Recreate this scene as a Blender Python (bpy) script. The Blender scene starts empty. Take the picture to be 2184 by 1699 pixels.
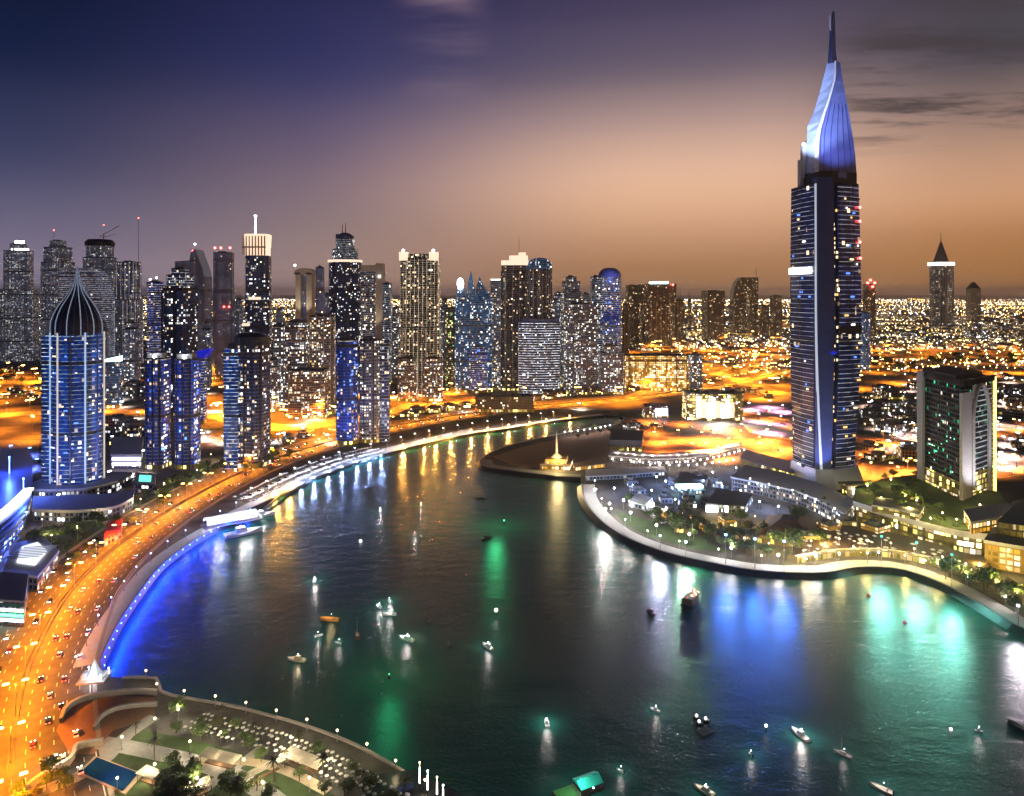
import bpy, math, random
from mathutils import Vector, Matrix, geometry
from math import sin, cos, pi, atan2, sqrt
R = math.radians
rnd = random.Random(11)
S = bpy.context.scene
C = S.collection

# ------------------------------------------------------------------ camera, world, exposure
F, HZ, CX, H = 1450.0, 625.0, 1092.0, 170.0     # focal length, horizon row and centre column of the view, eye height (m)
cam_d = bpy.data.cameras.new('camera')
cam = bpy.data.objects.new('camera', cam_d); C.objects.link(cam)
cam.location = (0, 0, H); cam.rotation_euler = (R(90), 0, 0)
cam_d.sensor_width = 36; cam_d.lens = 36 * F / 2184; cam_d.shift_y = -(849.5 - HZ) / 2184
cam_d.clip_start = 1; cam_d.clip_end = 200000
S.camera = cam
S.view_settings.view_transform = 'Standard'; S.view_settings.look = 'None'
S.view_settings.exposure = 0.3; S.view_settings.gamma = 1; S.view_settings.use_curve_mapping = False
cy = S.cycles
cy.use_denoising = True
try: cy.denoiser = 'OPENIMAGEDENOISE'
except Exception: pass
cy.max_bounces = 5; cy.diffuse_bounces = 2; cy.glossy_bounces = 3; cy.transmission_bounces = 3; cy.volume_bounces = 0
cy.sample_clamp_indirect = 4; cy.sample_clamp_direct = 0; cy.use_light_tree = True; cy.caustics_reflective = False; cy.caustics_refractive = False

def lin(r, g, b):
    q = lambda c: (c / 255 / 12.92) if c / 255 <= .04045 else ((c / 255 + .055) / 1.055) ** 2.4
    return (q(r), q(g), q(b))

class NT:
    """short-hand for wiring nodes"""
    def __init__(s, tree): s.t = tree; s.n = tree.nodes; s.l = tree.links
    def new(s, kind, **kw):
        n = s.n.new(kind)
        for k, v in kw.items(): setattr(n, k, v)
        return n
    def put(s, sock, v):
        if isinstance(v, bpy.types.NodeSocket): s.l.new(v, sock)
        elif v is not None:
            if hasattr(sock.default_value, '__len__') and not isinstance(v, (tuple, list)): v = (v,) * len(sock.default_value)
            if sock.type == 'RGBA' and len(v) == 3: v = (*v, 1)
            sock.default_value = v
    def m(s, op, a, b=None, c=None, clamp=False):
        n = s.new('ShaderNodeMath', operation=op, use_clamp=clamp)
        for i, v in enumerate((a, b, c)):
            if v is not None: s.put(n.inputs[i], v)
        return n.outputs[0]
    def mix(s, f, a, b, kind='MIX'):
        n = s.new('ShaderNodeMix', data_type='RGBA', blend_type=kind)
        s.put(n.inputs[0], f); s.put(n.inputs[6], a); s.put(n.inputs[7], b)
        return n.outputs[2]
    def scale(s, col, k):
        n = s.new('ShaderNodeVectorMath', operation='SCALE'); s.put(n.inputs[0], col); s.put(n.inputs['Scale'], k); return n.outputs[0]
    def add(s, a, b):
        n = s.new('ShaderNodeVectorMath', operation='ADD'); s.put(n.inputs[0], a); s.put(n.inputs[1], b); return n.outputs[0]
    def ramp(s, fac, stops, interp='LINEAR'):
        n = s.new('ShaderNodeValToRGB'); e = n.color_ramp.elements; n.color_ramp.interpolation = interp
        while len(e) < len(stops): e.new(0.5)
        for k, (p, c) in enumerate(stops):
            e[k].position = p; e[k].color = (*c, 1)
        s.put(n.inputs[0], fac); return n.outputs[0]
    def step(s, v, a, b, lo=0., hi=1.):
        n = s.new('ShaderNodeMapRange', interpolation_type='SMOOTHSTEP')
        s.put(n.inputs[0], v); s.put(n.inputs[1], a); s.put(n.inputs[2], b); s.put(n.inputs[3], lo); s.put(n.inputs[4], hi); return n.outputs[0]
    def noise(s, vec, scale, detail=3, rough=.5):
        n = s.new('ShaderNodeTexNoise'); s.put(n.inputs['Vector'], vec); n.inputs['Scale'].default_value = scale
        n.inputs['Detail'].default_value = detail; n.inputs['Roughness'].default_value = rough; return n.outputs[0]

w = bpy.data.worlds.new('World'); S.world = w; w.use_nodes = True
n = NT(w.node_tree); n.n.clear()
tc = n.new('ShaderNodeTexCoord'); sp = n.new('ShaderNodeSeparateXYZ'); n.l.new(tc.outputs['Generated'], sp.inputs[0])
dx, dy, dz = sp.outputs
az = n.m('MULTIPLY', n.m('ARCTAN2', dx, dy), 180 / pi)
el = n.m('MULTIPLY', n.m('ARCSINE', dz), 180 / pi)
e01 = n.m('DIVIDE', n.m('ADD', el, 0.0), 40.0, clamp=True)
def col_ramp(*st): return n.ramp(e01, [(d / 40.0, lin(*c)) for d, c in st], 'CARDINAL')
r_a = col_ramp((0, (140, 128, 148)), (3, (114, 106, 128)), (8, (70, 70, 98)), (14, (34, 40, 70)), (20, (11, 20, 47)), (40, (7, 12, 36)))
r_b = col_ramp((0, (158, 128, 116)), (5, (138, 116, 114)), (10, (116, 98, 112)), (16, (66, 62, 98)), (23, (37, 38, 76)), (40, (16, 18, 50)))
r_c = col_ramp((0, (158, 114, 76)), (3, (170, 124, 90)), (8.5, (212, 168, 138)), (13, (178, 146, 134)), (17, (114, 98, 106)), (22, (68, 60, 84)), (40, (22, 22, 46)))
r_d = col_ramp((0, (154, 106, 62)), (4, (168, 118, 78)), (7, (190, 143, 110)), (11, (155, 124, 108)), (15, (88, 78, 82)), (20, (62, 56, 64)), (40, (22, 22, 40)))
sky = n.mix(n.step(az, -38, -9), r_a, r_b)
sky = n.mix(n.step(az, -18, 13), sky, r_c)
sky = n.mix(n.step(az, 19, 36), sky, r_d)
# clouds: noise on a flat layer high above (direction divided by its height)
zz = n.m('MAXIMUM', dz, 0.03)
cv = n.new('ShaderNodeCombineXYZ'); n.put(cv.inputs[0], n.m('DIVIDE', dx, zz)); n.put(cv.inputs[1], n.m('DIVIDE', dy, zz)); cv.inputs[2].default_value = 3.1
mp = n.new('ShaderNodeMapping'); mp.inputs['Rotation'].default_value = (0, 0, R(-28)); mp.inputs['Scale'].default_value = (.55, 1.5, 1); n.l.new(cv.outputs[0], mp.inputs[0])
cn = n.noise(mp.outputs[0], 1.5, 9, .66)
dark = n.m('MULTIPLY', n.step(cn, .44, .60), n.m('MULTIPLY', n.step(az, 23, 29), n.m('MULTIPLY', n.step(el, 9.5, 12.5), n.step(el, 22, 17))))
sky = n.mix(n.m('MULTIPLY', dark, .85), sky, lin(62, 55, 58))
cn2 = n.noise(mp.outputs[0], .9, 5, .55)
lite = n.m('MULTIPLY', n.step(cn2, .40, .62), n.m('MULTIPLY', n.m('MULTIPLY', n.step(az, -11, -6), n.step(az, -1, -5)), n.step(el, 14.5, 20.5)))
sky = n.mix(n.m('MULTIPLY', lite, .75), sky, lin(140, 116, 130))
air = n.new('ShaderNodeTexSky', sky_type='NISHITA'); air.sun_disc = False; air.sun_elevation = R(-6); air.sun_rotation = R(25)
tot = n.add(sky, n.scale(air.outputs[0], .01))
bg = n.new('ShaderNodeBackground'); n.l.new(tot, bg.inputs[0]); bg.inputs[1].default_value = 1.0
wo = n.new('ShaderNodeOutputWorld'); n.l.new(bg.outputs[0], wo.inputs[0])

SODIUM = (1.0, .27, .010)      # colour of the street lighting
LAMP = 1.0                     # overall brightness of all lamps

# ------------------------------------------------------------------ helpers: view <-> place
def G(x, y, z=0.0):
    """the point at height z that is seen at column x, row y (2184 x 1699 grid)"""
    D = (H - z) * F / (y - HZ)
    return Vector(((x - CX) / F * D, D, z))
def ZH(y, D): return H - (y - HZ) * D / F
def DB(y): return H * F / (y - HZ)
def XW(x, D): return (x - CX) / F * D

def catmull(pts, step):
    P = [Vector(p) for p in pts]; P = [P[0] * 2 - P[1]] + P + [P[-1] * 2 - P[-2]]
    out = []
    for i in range(1, len(P) - 2):
        a, b, c, d = P[i - 1:i + 3]; k = max(1, int((c - b).length / step))
        for j in range(k):
            t = j / k
            out.append(.5 * ((2 * b) + (c - a) * t + (2 * a - 5 * b + 4 * c - d) * t * t + (3 * b - a - 3 * c + d) * t ** 3))
    out.append(P[-2].copy()); return out
def normals(line):
    out = []
    for i in range(len(line)):
        t = line[min(i + 1, len(line) - 1)] - line[max(i - 1, 0)]; t.z = 0; t.normalize()
        out.append(Vector((-t.y, t.x, 0)))        # to the left of travel
    return out
def offset(line, d): return [p + q * d for p, q in zip(line, normals(line))]
def along(line, gap, start=0.0):
    """(point, unit tangent) every gap metres"""
    out = []; acc = start
    for a, b in zip(line, line[1:]):
        L = (b - a).length
        if L < 1e-6: continue
        while acc <= L:
            out.append((a.lerp(b, acc / L), (b - a) / L)); acc += gap
        acc -= L
    return out

# ------------------------------------------------------------------ helpers: meshes
class MB:
    def __init__(s): s.v = []; s.f = []; s.uv = []; s.m = []
    def face(s, pts, uv=None, m=0):
        i = len(s.v); k = len(pts); s.v += [tuple(p) for p in pts]; s.f.append(tuple(range(i, i + k)))
        s.uv += uv if uv else [(0, 0)] * k; s.m.append(m)
    def loft(s, secs, m=0, mt=None, top=True, bot=False, closed=True, u0=0.0):
        """secs: rings of 3-D points from the bottom up, counter-clockwise seen from above"""
        mt = m if mt is None else mt
        k = len(secs[0])
        big = max(secs, key=lambda q: sum((Vector(q[i]) - Vector(q[i - 1])).length for i in range(k)))
        u = [u0]
        for i in range(k): u.append(u[-1] + (Vector(big[(i + 1) % k]) - Vector(big[i])).length)
        for a, b in zip(secs, secs[1:]):
            for i in range(k if closed else k - 1):
                j = (i + 1) % k
                s.face([a[i], a[j], b[j], b[i]], [(u[i], a[i][2]), (u[i + 1], a[j][2]), (u[i + 1], b[j][2]), (u[i], b[i][2])], m)
        if top: s.face(secs[-1], None, mt)
        if bot: s.face(secs[0][::-1], None, mt)
    def prism(s, poly, z0, z1, m=0, mt=None, bot=False, top=True):
        s.loft([[(x, y, z0) for x, y in poly], [(x, y, z1) for x, y in poly]], m, mt, top, bot)
    def box(s, x0, x1, y0, y1, z0, z1, m=0, mt=None): s.prism([(x0, y0), (x1, y0), (x1, y1), (x0, y1)], z0, z1, m, mt, True)
    def obox(s, c, sx, sy, z0, z1, rot=0, m=0, mt=None):
        q = [(-sx / 2, -sy / 2), (sx / 2, -sy / 2), (sx / 2, sy / 2), (-sx / 2, sy / 2)]
        s.prism([(c[0] + x * cos(rot) - y * sin(rot), c[1] + x * sin(rot) + y * cos(rot)) for x, y in q], z0, z1, m, mt, True)
    def lathe(s, prof, k=16, c=(0, 0), m=0, top=True):
        s.loft([[(c[0] + r * cos(2 * pi * i / k), c[1] + r * sin(2 * pi * i / k), z) for i in range(k)] for r, z in prof], m, None, top, True)
    def tube(s, a, b, r0, r1=None, k=6, m=0):
        a = Vector(a); b = Vector(b); r1 = r0 if r1 is None else r1; d = (b - a).normalized()
        e = d.orthogonal().normalized(); g = d.cross(e)
        ra = [a + (e * cos(2 * pi * i / k) + g * sin(2 * pi * i / k)) * r0 for i in range(k)]
        rb = [b + (e * cos(2 * pi * i / k) + g * sin(2 * pi * i / k)) * r1 for i in range(k)]
        for i in range(k):
            j = (i + 1) % k; s.face([ra[i], ra[j], rb[j], rb[i]], None, m)
        s.face(ra[::-1], None, m); s.face(rb, None, m)
    def ball(s, c, r, k=8, m=0, sz=1.0):
        prof = [(max(.001, r * sin(pi * i / (k // 2 + 1))), c[2] - r * sz * cos(pi * i / (k // 2 + 1))) for i in range(k // 2 + 2)]
        s.lathe(prof, k, (c[0], c[1]), m)
    def ribbon(s, line, wdt, z=None, m=0, thick=0.0):
        L = offset(line, wdt / 2); Q = offset(line, -wdt / 2); u = 0
        for i in range(len(line) - 1):
            d = (line[i + 1] - line[i]).length
            a, b, c, e = Q[i], Q[i + 1], L[i + 1], L[i]
            if z is not None: a, b, c, e = [Vector((p.x, p.y, z)) for p in (a, b, c, e)]
            s.face([a, b, c, e], [(u, 0), (u + d, 0), (u + d, wdt), (u, wdt)], m)
            if thick:
                t = Vector((0, 0, -thick)); s.face([a + t, b + t, b, a], None, m); s.face([c + t, e + t, e, c], None, m)
            u += d
    def mesh(s, name, mats, smooth=False):
        me = bpy.data.meshes.new(name); me.from_pydata(s.v, [], s.f)
        uvl = me.uv_layers.new(name='UVMap'); flat = [c for p in s.uv for c in p]; uvl.data.foreach_set('uv', flat)
        for q in mats: me.materials.append(q)
        me.polygons.foreach_set('material_index', s.m)
        if smooth:
            import bmesh
            bm = bmesh.new(); bm.from_mesh(me); bmesh.ops.remove_doubles(bm, verts=bm.verts, dist=1e-4); bm.to_mesh(me); bm.free()
            me.polygons.foreach_set('use_smooth', [True] * len(me.polygons))
        me.update(); return me

def link(name, data, parent=None, loc=None):
    o = bpy.data.objects.new(name, data); C.objects.link(o)
    if parent: o.parent = parent
    if loc is not None: o.location = loc
    return o
def part(name, mb, mats, parent, smooth=False, label=None, loc=None, kind=None):
    mats = mats if isinstance(mats, (list, tuple)) else [mats]
    o = link(name, mb.mesh(name, mats, smooth), parent, loc)
    if label: o['label'] = label
    if kind: o['kind'] = kind
    return o
def tag(o, label, cat, group=None):
    o['label'] = label; o['category'] = cat
    if group: o['group'] = group
    return o
def thing(name, label, cat, loc=(0, 0, 0), rz=0, group=None):
    o = link(name, None, None, loc); o.rotation_euler = (0, 0, rz); o.empty_display_size = 2
    return tag(o, label, cat, group)
def setting(name, mb, mats, kind='structure', smooth=False):
    mats = mats if isinstance(mats, (list, tuple)) else [mats]
    o = link(name, mb.mesh(name, mats, smooth)); o['kind'] = kind; return o
def dup(root, loc, rz=0, label=None, group=None, sc=None):
    r = root.copy(); C.objects.link(r); r.location = loc; r.rotation_euler = (0, 0, rz)
    if label: r['label'] = label
    if group: r['group'] = group
    if sc: r.scale = (sc, sc, sc) if not isinstance(sc, tuple) else sc
    for ch in root.children:
        c = ch.copy(); C.objects.link(c); c.parent = r
        for g in ch.children:
            d = g.copy(); C.objects.link(d); d.parent = c
    return r
def lamp(kind, parent, loc, power, col, radius=.4, aim=None, cone=90, blend=.6, name=None):
    d = bpy.data.lights.new(name or 'lamp_light', kind); d.energy = power * LAMP; d.color = col; d.shadow_soft_size = radius
    o = link(name or 'lamp_light', d, parent, loc)
    if kind == 'SPOT':
        d.spot_size = R(cone); d.spot_blend = blend
        v = Vector(aim) - Vector(loc); o.rotation_euler = v.to_track_quat('-Z', 'Y').to_euler()
    return o

# ------------------------------------------------------------------ materials
MATS = {}
def mat(name, col, rough=.6, metal=0.0, var=.25, scale=.6, emis=None, es=0.0, sample=False, spec=.5):
    m = bpy.data.materials.new(name); m.use_nodes = True; n = NT(m.node_tree); b = n.n['Principled BSDF']
    tc = n.new('ShaderNodeTexCoord')
    nz = n.noise(tc.outputs['Object'], scale, 4)
    c = n.mix(nz, tuple(v * (1 - var) for v in col), tuple(min(1, v * (1 + var)) for v in col))
    n.put(b.inputs['Base Color'], c); b.inputs['Roughness'].default_value = rough; b.inputs['Metallic'].default_value = metal
    b.inputs['Specular IOR Level'].default_value = spec
    if emis:
        b.inputs['Emission Color'].default_value = (*emis, 1); b.inputs['Emission Strength'].default_value = es
    try: m.cycles.emission_sampling = 'AUTO' if sample else 'NONE'
    except Exception: pass
    MATS[name] = m; return m

def facade(name, wall, glass, cw=3.2, ch=3.6, lit=.25, warm=.5, es=2.5, dim=(0, 0, 0), floor=0.0, fcol=(.8, .85, 1), vert=0.0, vk=4, vcol=(1, .9, .75),
           mx=.16, mz=.22, fw=.10, vw=.10, accent=None, acc=.0, rough=.18, patch=.25, metal=0.0):
    """windows in a grid over the wall: unlit glass with a faint glow for its tone, lit rooms of several tints, slab edges and vertical ribs with their light put in as emission"""
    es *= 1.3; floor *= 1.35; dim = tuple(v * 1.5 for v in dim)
    m = bpy.data.materials.new(name); m.use_nodes = True; n = NT(m.node_tree); b = n.n['Principled BSDF']
    uv = n.new('ShaderNodeUVMap'); s = n.new('ShaderNodeSeparateXYZ'); n.l.new(uv.outputs[0], s.inputs[0]); U, V = s.outputs[0], s.outputs[1]
    oi = n.new('ShaderNodeObjectInfo'); rn = n.m('MULTIPLY', oi.outputs['Random'], 97.0)
    cu = n.m('DIVIDE', U, cw); cv_ = n.m('DIVIDE', V, ch)
    fu, fv = n.m('FRACT', cu), n.m('FRACT', cv_)
    cell = n.new('ShaderNodeCombineXYZ'); n.put(cell.inputs[0], n.m('FLOOR', cu)); n.put(cell.inputs[1], n.m('FLOOR', cv_)); n.put(cell.inputs[2], rn)
    wn = n.new('ShaderNodeTexWhiteNoise', noise_dimensions='3D'); n.l.new(cell.outputs[0], wn.inputs['Vector'])
    r1 = wn.outputs['Value']; sc = n.new('ShaderNodeSeparateColor'); n.l.new(wn.outputs['Color'], sc.inputs[0]); r2, r3, r4 = sc.outputs
    pos = n.new('ShaderNodeCombineXYZ'); n.put(pos.inputs[0], U); n.put(pos.inputs[1], V); n.put(pos.inputs[2], rn)
    big = n.noise(pos.outputs[0], .045, 3)
    fidx = n.m('FLOOR', cv_); cidx = n.m('FLOOR', n.m('DIVIDE', cu, 2.0))
    w1 = n.new('ShaderNodeTexWhiteNoise', noise_dimensions='2D'); cc = n.new('ShaderNodeCombineXYZ'); n.put(cc.inputs[0], cidx); n.put(cc.inputs[1], rn); n.l.new(cc.outputs[0], w1.inputs['Vector'])
    w2 = n.new('ShaderNodeTexWhiteNoise', noise_dimensions='2D'); cf = n.new('ShaderNodeCombineXYZ'); n.put(cf.inputs[0], fidx); n.put(cf.inputs[1], rn); n.l.new(cf.outputs[0], w2.inputs['Vector'])
    colr, flr = w1.outputs['Value'], w2.outputs['Value']
    pr_ = n.new('ShaderNodeCombineXYZ'); n.put(pr_.inputs[0], n.m('MULTIPLY', U, .05)); n.put(pr_.inputs[1], n.m('MULTIPLY', fidx, 3.7)); n.put(pr_.inputs[2], rn)
    run = n.step(n.noise(pr_.outputs[0], 1.0, 2), .5, .62)
    service = n.m('LESS_THAN', n.m('FRACT', n.m('DIVIDE', n.m('ADD', fidx, 3.0), 17.0)), .05)
    pier = n.m('LESS_THAN', n.m('FRACT', n.m('DIVIDE', cu, 5.0)), .10)
    inw = n.m('MULTIPLY', n.m('MULTIPLY', n.m('GREATER_THAN', fu, mx), n.m('LESS_THAN', fu, 1 - mx)), n.m('MULTIPLY', n.m('GREATER_THAN', fv, mz), n.m('LESS_THAN', fv, 1 - mz * .6)))
    inw = n.m('MULTIPLY', inw, n.m('MULTIPLY', n.m('SUBTRACT', 1.0, service), n.m('SUBTRACT', 1.0, pier)))
    prob = n.m('MULTIPLY', n.m('ADD', .45, n.m('MULTIPLY', run, 1.5)), n.m('MULTIPLY', n.m('ADD', .35, n.m('MULTIPLY', colr, 1.3)), n.m('MULTIPLY', lit, n.step(big, .5 - patch, .5 + patch, .5, 1.4))))
    on = n.m('MULTIPLY', n.m('LESS_THAN', r1, prob), inw)
    tint = n.ramp(n.m('ADD', n.m('MULTIPLY', r2, .6), n.m('MULTIPLY', flr, .4)), [(0, (1, .6, .26)), (warm * .7, (1, .8, .52)), (min(.95, warm), (1, .95, .85)), (1, (.68, .85, 1.0))])
    if accent: tint = n.mix(n.m('GREATER_THAN', r4, 1 - acc), tint, accent)
    p3 = n.m('POWER', r3, 2.6)
    e1 = n.scale(tint, n.m('MULTIPLY', on, n.m('MULTIPLY', n.m('ADD', p3, .10), n.m('MULTIPLY', n.m('ADD', .5, flr), es))))
    emi = n.add(e1, n.scale(dim, n.m('MULTIPLY', inw, n.m('MULTIPLY', n.m('ADD', n.m('MULTIPLY', r4, .6), n.m('MULTIPLY', colr, .7)), n.step(big, .3, .65, .35, 1.3)))))  # tone of the unlit panes put in as a faint emission
    if floor:
        ln = n.noise(pos.outputs[0], .22, 2)
        fl = n.m('MULTIPLY', n.m('LESS_THAN', fv, fw), n.m('MULTIPLY', n.step(ln, .38, .62, .12, 1.0), floor))
        emi = n.add(emi, n.scale(fcol, fl))  # light on the slab edges put in as emission
    if vert:
        fk = n.m('FRACT', n.m('DIVIDE', cu, vk))
        vl = n.m('MULTIPLY', n.m('LESS_THAN', fk, vw / vk), n.m('MULTIPLY', n.step(n.noise(pos.outputs[0], .06, 2), .3, .6, .3, 1.0), vert))
        emi = n.add(emi, n.scale(vcol, vl))  # light on the ribs put in as emission
    wallc = n.mix(n.noise(pos.outputs[0], .3, 4), tuple(v * .7 for v in wall), tuple(v * 1.25 for v in wall))
    n.put(b.inputs['Base Color'], n.mix(inw, wallc, glass)); n.put(b.inputs['Roughness'], n.m('MULTIPLY_ADD', inw, rough - .6, .6))
    n.put(b.inputs['Metallic'], n.m('MULTIPLY', inw, metal))
    n.put(b.inputs['Emission Color'], emi); b.inputs['Emission Strength'].default_value = 1
    try: m.cycles.emission_sampling = 'NONE'
    except Exception: pass
    MATS[name] = m; return m

def glow(name, col, es, sample=False): return mat(name, tuple(min(1, c) * .6 for c in col), .5, emis=col, es=es, sample=sample)

M = MATS
mat('concrete', (.33, .32, .31), .8); mat('pale_concrete', (.5, .49, .48), .75); mat('dark_roof', (.06, .06, .065), .8); mat('grey_roof', (.16, .155, .15), .85)
mat('lit_asphalt', (.27, .23, .20), .7, scale=.2, var=.5); mat('asphalt', (.08, .075, .07), .7, scale=.25, var=.7); mat('paving', (.24, .23, .23), .7, scale=.4); mat('white_paint', (.8, .8, .8), .4); mat('road_paint', (.75, .73, .7), .6)  # paler of the two asphalts has the far roads' lamplight in its colour
mat('metal', (.35, .35, .37), .35, .8); mat('dark_metal', (.04, .04, .05), .4, .6); mat('steel_blue', (.12, .15, .28), .35, .5); mat('black_hull', (.015, .014, .016), .35)
mat('timber', (.16, .09, .045), .7); mat('orange_hull', (.65, .32, .07), .5); mat('cream', (.6, .53, .42), .6); mat('beige_stone', (.45, .36, .25), .7)
mat('tyre', (.02, .02, .02), .8); mat('car_glass', (.02, .025, .03), .08); mat('red_paint', (.5, .03, .03), .4); mat('pink_paint', (.8, .08, .3), .4)
mat('car_white', (.78, .78, .78), .25); mat('car_silver', (.45, .46, .48), .28, .6); mat('car_black', (.02, .02, .023), .2); mat('car_red', (.4, .03, .025), .25); mat('car_blue', (.03, .06, .2), .25)
mat('bark', (.10, .07, .05), .9, scale=3); mat('grass', (.05, .085, .025), .9, scale=.3, var=.5); mat('soil', (.13, .085, .05), .9)
mat('brown_paving', (.26, .15, .09), .8); mat('canvas', (.78, .76, .72), .8); mat('teal_canvas', (.08, .5, .42), .7)
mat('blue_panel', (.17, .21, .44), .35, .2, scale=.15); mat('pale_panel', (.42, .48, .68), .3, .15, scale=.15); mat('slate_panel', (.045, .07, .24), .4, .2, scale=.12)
glow('red_glow', (1, .06, .05), 18); glow('white_glow', (.9, .95, 1), 14); glow('soft_white', (1, .96, .9), 5); glow('warm_glow', (1, .72, .38), 7); glow('sodium_glow', (1, .5, .1), 25)
glow('blue_glow', (.12, .3, 1), 12); glow('cyan_glow', (.5, .95, 1), 6); glow('green_glow', (.1, 1, .4), 5); glow('gold_glow', (1, .66, .16), 3.2); glow('lilac_glow', (.75, .7, 1), 4); glow('head_glow', (1, .93, .8), 30); glow('tail_glow', (1, .08, .03), 14)
glow('peach_crown', (1, .74, .54), .95); glow('navy_glow', (.01, .02, .7), .45); glow('teal_glow', (.15, .8, .6), 1.2)

def leafmat(name, a, b):
    m = bpy.data.materials.new(name); m.use_nodes = True; n = NT(m.node_tree); p = n.n['Principled BSDF']
    g = n.new('ShaderNodeNewGeometry'); oi = n.new('ShaderNodeObjectInfo')
    f = n.m('ADD', n.m('MULTIPLY', g.outputs['Random Per Island'], .7), n.m('MULTIPLY', oi.outputs['Random'], .3))
    n.put(p.inputs['Base Color'], n.mix(f, a, b)); p.inputs['Roughness'].default_value = .6; MATS[name] = m
leafmat('leaf', (.03, .06, .012), (.13, .19, .045)); leafmat('leaf_olive', (.05, .05, .015), (.13, .12, .04))

facade('f_onion', (.02, .03, .06), (.010, .03, .12), 2.6, 3.5, .10, .45, 1.6, dim=(.003, .030, .20), floor=.85, fcol=(.6, .78, 1), vert=.0, vk=5, mx=.08, mz=.12, fw=.13)
facade('f_far', (.075, .08, .11), (.03, .035, .06), 2.2, 3.4, .30, .25, 1.1, mx=.22, mz=.3, dim=(.055, .062, .10), floor=.14, fcol=(.8, .85, 1))  # faint glow in all panes stands in for haze paling the far towers
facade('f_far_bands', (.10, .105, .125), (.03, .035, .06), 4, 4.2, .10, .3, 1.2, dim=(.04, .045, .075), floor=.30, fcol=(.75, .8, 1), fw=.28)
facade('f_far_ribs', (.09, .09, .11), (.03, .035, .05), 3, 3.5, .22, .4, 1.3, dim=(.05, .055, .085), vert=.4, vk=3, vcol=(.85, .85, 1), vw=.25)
facade('f_slate', (.10, .105, .14), (.06, .065, .10), 3, 3.6, .04, .5, 1.2, floor=.05, rough=.3, dim=(.028, .032, .06))  # haze paling put in as a dim glow of the panes
facade('f_dark', (.025, .025, .035), (.010, .014, .028), 3, 3.6, .20, .18, 2.4, floor=.6, fcol=(.8, .88, 1), fw=.12, dim=(.003, .008, .030))
facade('f_dark_warm', (.05, .04, .035), (.014, .014, .016), 3, 3.5, .26, .4, 2.4, floor=.42, fcol=(.95, .93, 1), dim=(.004, .007, .025))
facade('f_blue_lit', (.03, .04, .08), (.01, .025, .09), 2.8, 3.5, .20, .5, 2.6, dim=(.002, .018, .19), floor=.55, fcol=(.95, .9, .85), fw=.14, accent=(.1, .25, 1), acc=.3)
facade('f_dots', (.14, .125, .12), (.02, .022, .03), 2.8, 3.3, .46, .3, 3.0, mx=.2, mz=.25, floor=.22, fcol=(.95, .95, 1), dim=(.012, .014, .03))
facade('f_dots_warm', (.13, .095, .07), (.03, .025, .02), 2.9, 3.3, .42, .5, 2.6, mx=.2, mz=.25, floor=.20, fcol=(1, .94, .86), dim=(.012, .011, .018))
facade('f_cream_grid', (.10, .085, .07), (.012, .012, .014), 3.4, 3.6, .26, .7, 2.6, floor=.42, fcol=(1, .84, .62), vert=.75, vk=2, vcol=(1, .84, .62), fw=.09, vw=.14)
facade('f_green', (.06, .07, .05), (.02, .03, .03), 3, 3.4, .34, .6, 2.4, accent=(.75, 1, .3), acc=.5)
facade('f_blue_glass', (.04, .08, .14), (.012, .05, .12), 2.6, 3.6, .16, .2, 2.4, dim=(.004, .035, .11), floor=.25, fcol=(.6, .8, 1), metal=.2)
facade('f_brown', (.055, .04, .036), (.02, .016, .018), 3, 3.5, .14, .55, 2.2, floor=.12, vert=.3, vk=4, vcol=(1, .75, .55))
facade('f_bands', (.05, .055, .09), (.01, .016, .04), 3.0, 4.1, .12, .2, 1.6, floor=1.5, fcol=(.78, .84, 1), fw=.26)
facade('f_grey_dots', (.16, .155, .17), (.03, .035, .05), 2.9, 3.4, .34, .25, 2.6, mx=.22, mz=.28, floor=.25, fcol=(.9, .92, 1), dim=(.012, .014, .03))
facade('f_gold', (.35, .22, .06), (.12, .08, .02), 3.6, 3.6, .72, .95, 2.6, mx=.12, mz=.2, dim=(.6, .28, .02))
facade('f_umber', (.09, .065, .04), (.05, .035, .022), 3.2, 3.6, .12, .85, 1.8, dim=(.035, .022, .010), vert=.12, vk=3, vcol=(1, .7, .4))
facade('f_navy', (.02, .025, .055), (.008, .014, .05), 3.2, 4.06, .03, .75, 2.6, dim=(.002, .005, .030), patch=.04, mx=.03, mz=.10)
facade('f_emerald', (.008, .010, .012), (.005, .012, .014), 2.4, 3.7, .12, .35, 1.5, accent=(.05, .75, .35), acc=.7, floor=.05, patch=.45)
facade('f_shops', (.18, .14, .06), (.06, .05, .02), 3.4, 4.2, .62, .9, 3.2, mx=.08, mz=.16, dim=(.12, .08, .01), accent=(1, .82, .2), acc=.6)
facade('f_low', (.20, .18, .17), (.03, .03, .035), 3.4, 3.5, .28, .65, 3.4)
facade('f_low_warm', (.30, .22, .14), (.04, .03, .02), 3.2, 3.4, .35, .85, 3.4)
facade('f_low_cool', (.20, .21, .24), (.03, .04, .06), 3.2, 3.5, .35, .15, 3.0)

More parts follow.
